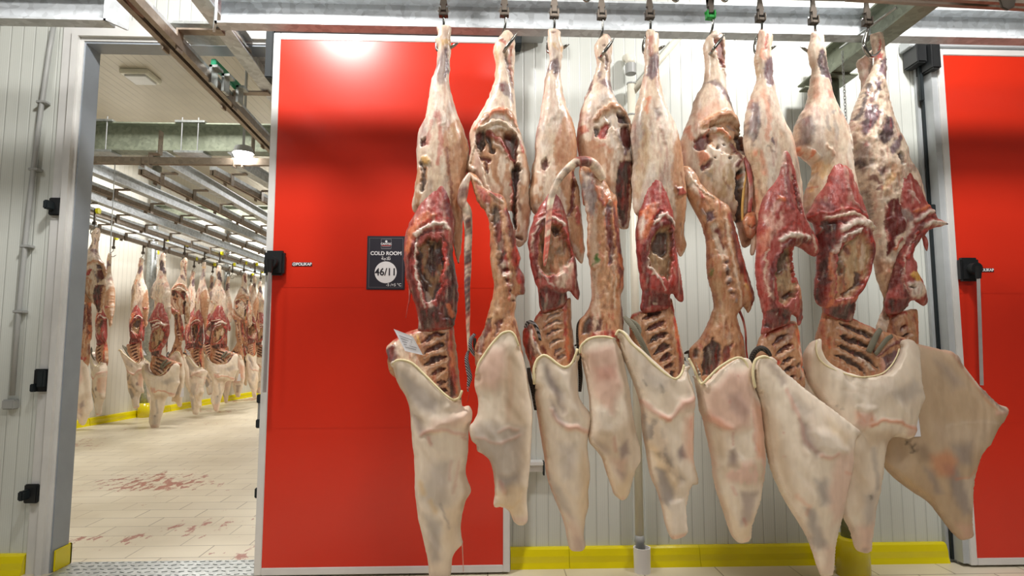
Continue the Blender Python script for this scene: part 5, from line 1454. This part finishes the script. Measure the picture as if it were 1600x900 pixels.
#----------------------------------------------------------------- 9
Y = RY+.10
c = carcass(1367, 55, 'rightmost front carcass, dark muscle patches, gauze sleeve spread wide before the right red door', Y)
slab('rear_shank', '1362,78 1356,82 1348,88 1339,95 1338,103 1342,115 1345,128 1345,145 1342,165 1356,170 1364,140 1364,110 1362,95', 'fatm', c, Y+.05, .8, 20, 'C', '''
~P .5 4: 1356,100 1354,125
O .4 5: 1340,96 1352,90 1352,108 1342,110''')
slab('haunch', '1360,56 1366,52 1378,50 1382,60 1383,75 1384,90 1384,110 1383,130 1386,150 1391,175 1398,195 1406,215 1413,235 1421,255 1429,270 1436,290 1441,308 1445,325 1430,350 1415,380 1402,410 1392,450 1388,480 1390,500 1385,530 1372,525 1369,512 1374,495 1379,480 1380,468 1376,452 1370,436 1367,425 1365,400 1362,360 1356,332 1346,302 1338,286 1334,265 1330,240 1326,215 1327,195 1334,172 1343,148 1352,128 1362,108 1366,92 1362,75', 'flesh', c, Y, .85, 38, 'C', '''
~R .95 4 -1: 1373,68 1370,80 1372,95
~R .7 3: 1374,88 1366,98
V/P .92 3 -1: 1371,98 1383,90 1384,122 1376,132 1367,118
V/P .95 3: 1360,132 1367,124 1370,146 1362,152
~V .9 6: 1352,134 1346,160 1332,188
~P .7 4: 1360,150 1352,165
V/P .95 4: 1344,172 1358,168 1363,182 1352,203 1336,220 1335,195
V/P .95 4: 1372,186 1384,194 1382,218 1370,235 1354,226 1363,206
~W .9 4 1: 1366,180 1358,205 1350,225
P .9 4: 1392,212 1396,222 1388,240 1378,252 1376,238
~D .95 8 -5: 1392,250 1394,262
~D .9 7 -3: 1334,255 1338,262
P/V .6 6: 1330,225 1345,230 1350,262 1338,275
M/V .85 4: 1355,270 1374,268 1372,280 1358,282
~M .85 5: 1358,300 1366,296
~M .8 5: 1348,282 1360,290
~D .6 4: 1346,300 1352,320 1358,345
C/T .7 6: 1372,262 1392,268 1388,300 1370,315 1362,310
~Y .4 8: 1378,280 1368,300
M 1 2 -1: 1372,320 1384,315 1390,318 1398,342 1405,352 1398,368 1388,372 1386,395 1378,402 1374,375 1370,345
~N .9 3 1: 1375,362 1376,378
W/S .7 4: 1392,320 1408,338 1412,355 1404,372 1398,340
P .6 4: 1402,368 1408,375 1404,385
~O/R .9 5 2: 1395,378 1388,392
~D .8 6: 1396,398 1396,405
T .8 8: 1364,400 1378,410 1392,415 1388,470 1378,460
~H .6 7: 1372,430 1384,480
M/D .9 4 -2: 1382,466 1400,462 1395,490 1384,496''', relief=2.0)
slab('flank', '1412,248 1418,256 1427,272 1437,292 1442,310 1450,322 1458,332 1462,340 1472,344 1482,349 1476,352 1462,356 1448,361 1443,366 1450,376 1448,392 1444,388 1440,372 1434,380 1428,392 1424,402 1430,408 1433,418 1430,424 1437,434 1443,446 1448,462 1449,473 1444,478 1434,473 1428,470 1421,472 1416,480 1404,490 1385,490 1383,470 1390,445 1396,420 1404,395 1412,375 1408,350 1400,330 1396,305 1398,285 1405,265', 'flesh', c, Y-.045, .75, 28, 'K', '''
L .4 8: 1408,262 1420,275 1440,315 1420,330 1405,315
~W .5 3 1: 1412,300 1424,320
~D .6 3: 1398,300 1400,312
W/S .85 4: 1396,322 1412,330 1420,345 1418,360 1410,380 1402,360
~O .9 5 2: 1418,332 1428,330 1445,322
~W .95 6 4: 1424,347 1438,334 1456,330
~M .9 3 0: 1430,350 1442,340 1458,338
~W .95 7 4: 1432,358 1448,348 1476,350
~M/R .95 7 3: 1450,362 1436,366 1424,382 1412,402
~M .95 9 1: 1432,352 1418,376 1405,400 1396,425 1390,448
~R .8 2 2: 1426,365 1408,398 1398,430
~C .7 2 1: 1422,372 1406,405 1402,440 1412,462
~M .95 6 2: 1446,366 1450,372
Y .95 3 1: 1410,432 1420,424 1430,426 1432,440 1420,440
C/W .9 4 2: 1408,442 1430,440 1440,455 1432,468 1416,466
~D .95 6 -5: 1414,448 1420,450
~M .8 5: 1427,416 1432,420
~K/M .95 8 1: 1440,462 1445,474
~M .95 6: 1400,420 1400,445 1412,468
M/D .95 4 -2: 1384,468 1400,466 1418,472 1412,488 1388,490''')
slab('rib_cage', '1386,492 1396,486 1418,484 1433,484 1434,510 1434,540 1425,570 1390,570 1384,540 1384,515', 'flesh', c, Y-.01, .6, 20, 'T', ribs([(1412, 508, 1400, 518), (1416, 520, 1402, 532)], 5)+'''
~R .8 5: 1388,495 1400,490 1412,488
~M .6 5: 1390,500 1392,525
~R .5 4: 1425,490 1420,500
~O .6 8: 1428,500 1430,535''')
g_ = slab('gauze_sleeve', '1405,545 1425,536 1440,539 1455,542 1470,546 1480,547 1492,553 1505,575 1520,595 1545,620 1560,632 1573,636 1576,645 1570,655 1562,665 1555,675 1545,692 1532,710 1527,725 1520,745 1518,775 1518,800 1520,825 1521,838 1510,843 1500,843 1487,832 1470,810 1450,785 1420,765 1395,745 1378,725 1366,700 1372,660 1385,600', 'gauze', c, Y-.03, .5, 38, 'E', '''
~P/W .7 9 4: 1484,552 1500,580 1520,605 1545,628 1566,642
~W .8 4 5: 1494,556 1510,580 1535,612 1568,636
~Q .6 4 1: 1480,550 1498,585 1525,620 1545,640
~N .8 8 3: 1545,645 1570,644
~N .6 5 4: 1435,540 1460,545 1480,550
S .45 9 -1: 1448,560 1470,570 1490,600 1472,605
W .25 14: 1440,660 1540,660 1530,700 1450,690
~W .3 3 1: 1460,662 1500,656 1550,660
S .6 8 -1: 1468,690 1500,688 1506,722 1478,722
S .7 6 -1: 1458,722 1480,728 1498,760 1512,800 1496,802 1474,770
S .6 5 -1: 1428,724 1442,732 1462,768 1452,768
V .35 7: 1410,690 1430,692 1440,715 1420,720
O .45 7 1: 1438,708 1462,700 1476,715 1474,740 1454,738 1440,728
W .5 5: 1490,745 1516,735 1517,805 1506,790
~O .5 4: 1480,744 1500,742 1518,728
N .5 6: 1488,815 1518,815 1518,842 1500,842
Y .3 5: 1380,722 1400,742 1450,780 1440,770 1400,735
W .25 10: 1390,700 1410,720 1400,740 1384,720
~X .95 2: 1402,684 1412,702
~X .95 2: 1408,683 1402,692
~X .9 2: 1414,690 1408,698
~X .9 2: 1416,700 1408,704''', 3, .35, 2, .03, .35, fold=1.4)
CB.append(c)
meat_hook(1355, 32, [(1356, 34, 0, 2.2), (1356, 46, 0, 2.4), (1353, 56, .03, 3.2), (1350, 68, .05, 3.6), (1353, 80, .05, 3.4), (1360, 88, .03, 3), (1368, 86, -.03, 2.4), (1376, 78, -.05, 1)], 'bright steel hook curving down in front of the rightmost carcass')
# three spare hooks further along the rail, only their tips show
for i, (px, lab) in enumerate(((917, 'spare hook tip at the top edge between the third and fourth carcass'), (1056, 'spare hook tip at the top edge between the fifth and sixth carcass'), (1133, 'spare hook tip at the top edge right of the sixth carcass'))):
    yy = RY-.12
    S = spline(np.array([[px-2, -26, 2.0], [px-8, -14, 2.2], [px-6, -3, 2.4], [px, 2, 2.4], [px+4, -1, 1.8], [px+8, -8, .4]], float), False, 2)
    pts = [at(a, b, yy) for a, b, r in S]
    mb = MB().tube(pts, [r*.0025 for *_, r in S], 8); p = pts[0]; mb.tube([p, (p.x, p.y, p.z+.06)], .005, 8)
    o = mb.build('spare_hook', 'hook', None, org=p, smooth=True); tag(o, lab, 'hook', 'spare hooks')

# ================================================================== CARCASSES IN THE ROOM BEYOND (copies)
def copy_tree(o, parent=None):
    c_ = o.copy(); COL.objects.link(c_)
    if parent is not None: c_.parent = parent
    for ch in list(o.children): copy_tree(ch, c_)
    return c_
# trolley with yellow wheel
def trolley(loc, label, first=[None]):
    if first[0] is None:
        t = thing('trolley_hook', (0, 0, 0), label, 'hook', 'wheeled hooks in the cold room')
        MB().tube([(.02, 0, .2), (.05, 0, .2)], .035, 16).build('wheel', 'yelw', t)
        MB().box((-.008, -.012, .06), (.008, .012, .22)).build('hanger_blade', 'dsteel', t)
        MB().box((-.02, -.016, .03), (.02, .016, .07)).build('swivel_shackle', 'dsteel', t, bev=.003)
        S = spline(np.array([[0, 0, .04], [0, 0, .0], [-.035, 0, -.03], [-.04, 0, -.07], [0, 0, -.09], [.05, 0, -.06]], float), False, .02)
        MB().tube([Vector(p) for p in S], [.006]*(len(S)-1)+[.001], 8).build('hook', 'hook', t, smooth=True)
        first[0] = t
    else:
        t = copy_tree(first[0]); t['label'] = label
    t.location = loc; return t
hang = [(147, 358, 3, 12, 1.15), (177, 394, 4, -25, 1.12), (223, 402, 4, 20, 1.1), (256, 396, 7, -10, 1.22), (242, 414, 0, 35, 1.1), (288, 403, 1, 10, 1.12), (303, 422, 6, 40, 1.1), (319, 411, 0, -15, 1.1),
        (343, 415, 7, 12, 1.14), (332, 430, 4, 30, 1.1), (363, 430, 6, -30, 1.1), (381, 428, 5, 0, 1.1), (398, 430, 2, 25, 1.1), (392, 444, 1, -20, 1.1), (407, 440, 7, 10, 1.1)]
ordn = ['first', 'second', 'third', 'fourth', 'fifth', 'sixth', 'seventh', 'eighth', 'ninth', 'tenth', 'eleventh', 'twelfth', 'thirteenth', 'fourteenth', 'fifteenth']
order = sorted(range(len(hang)), key=lambda i: hang[i][0])
for i, (px, py, src, rot, s) in enumerate(hang):
    p = atz(px, py, CB[src].location.z)
    n_ = copy_tree(CB[src]); n_.location = p; n_.rotation_euler = (0, 0, R(rot)); n_.scale = (s, s, s)
    k_ = order.index(i)
    n_['label'] = f'gauze sleeved carcass beyond the doorway, {ordn[k_]} from the left by its hook'; n_['group'] = 'carcasses hanging in the cold room'
    trolley(p+Vector((0, 0, .02)), f'wheeled hook holding the {ordn[k_]} carcass from the left in the cold room')
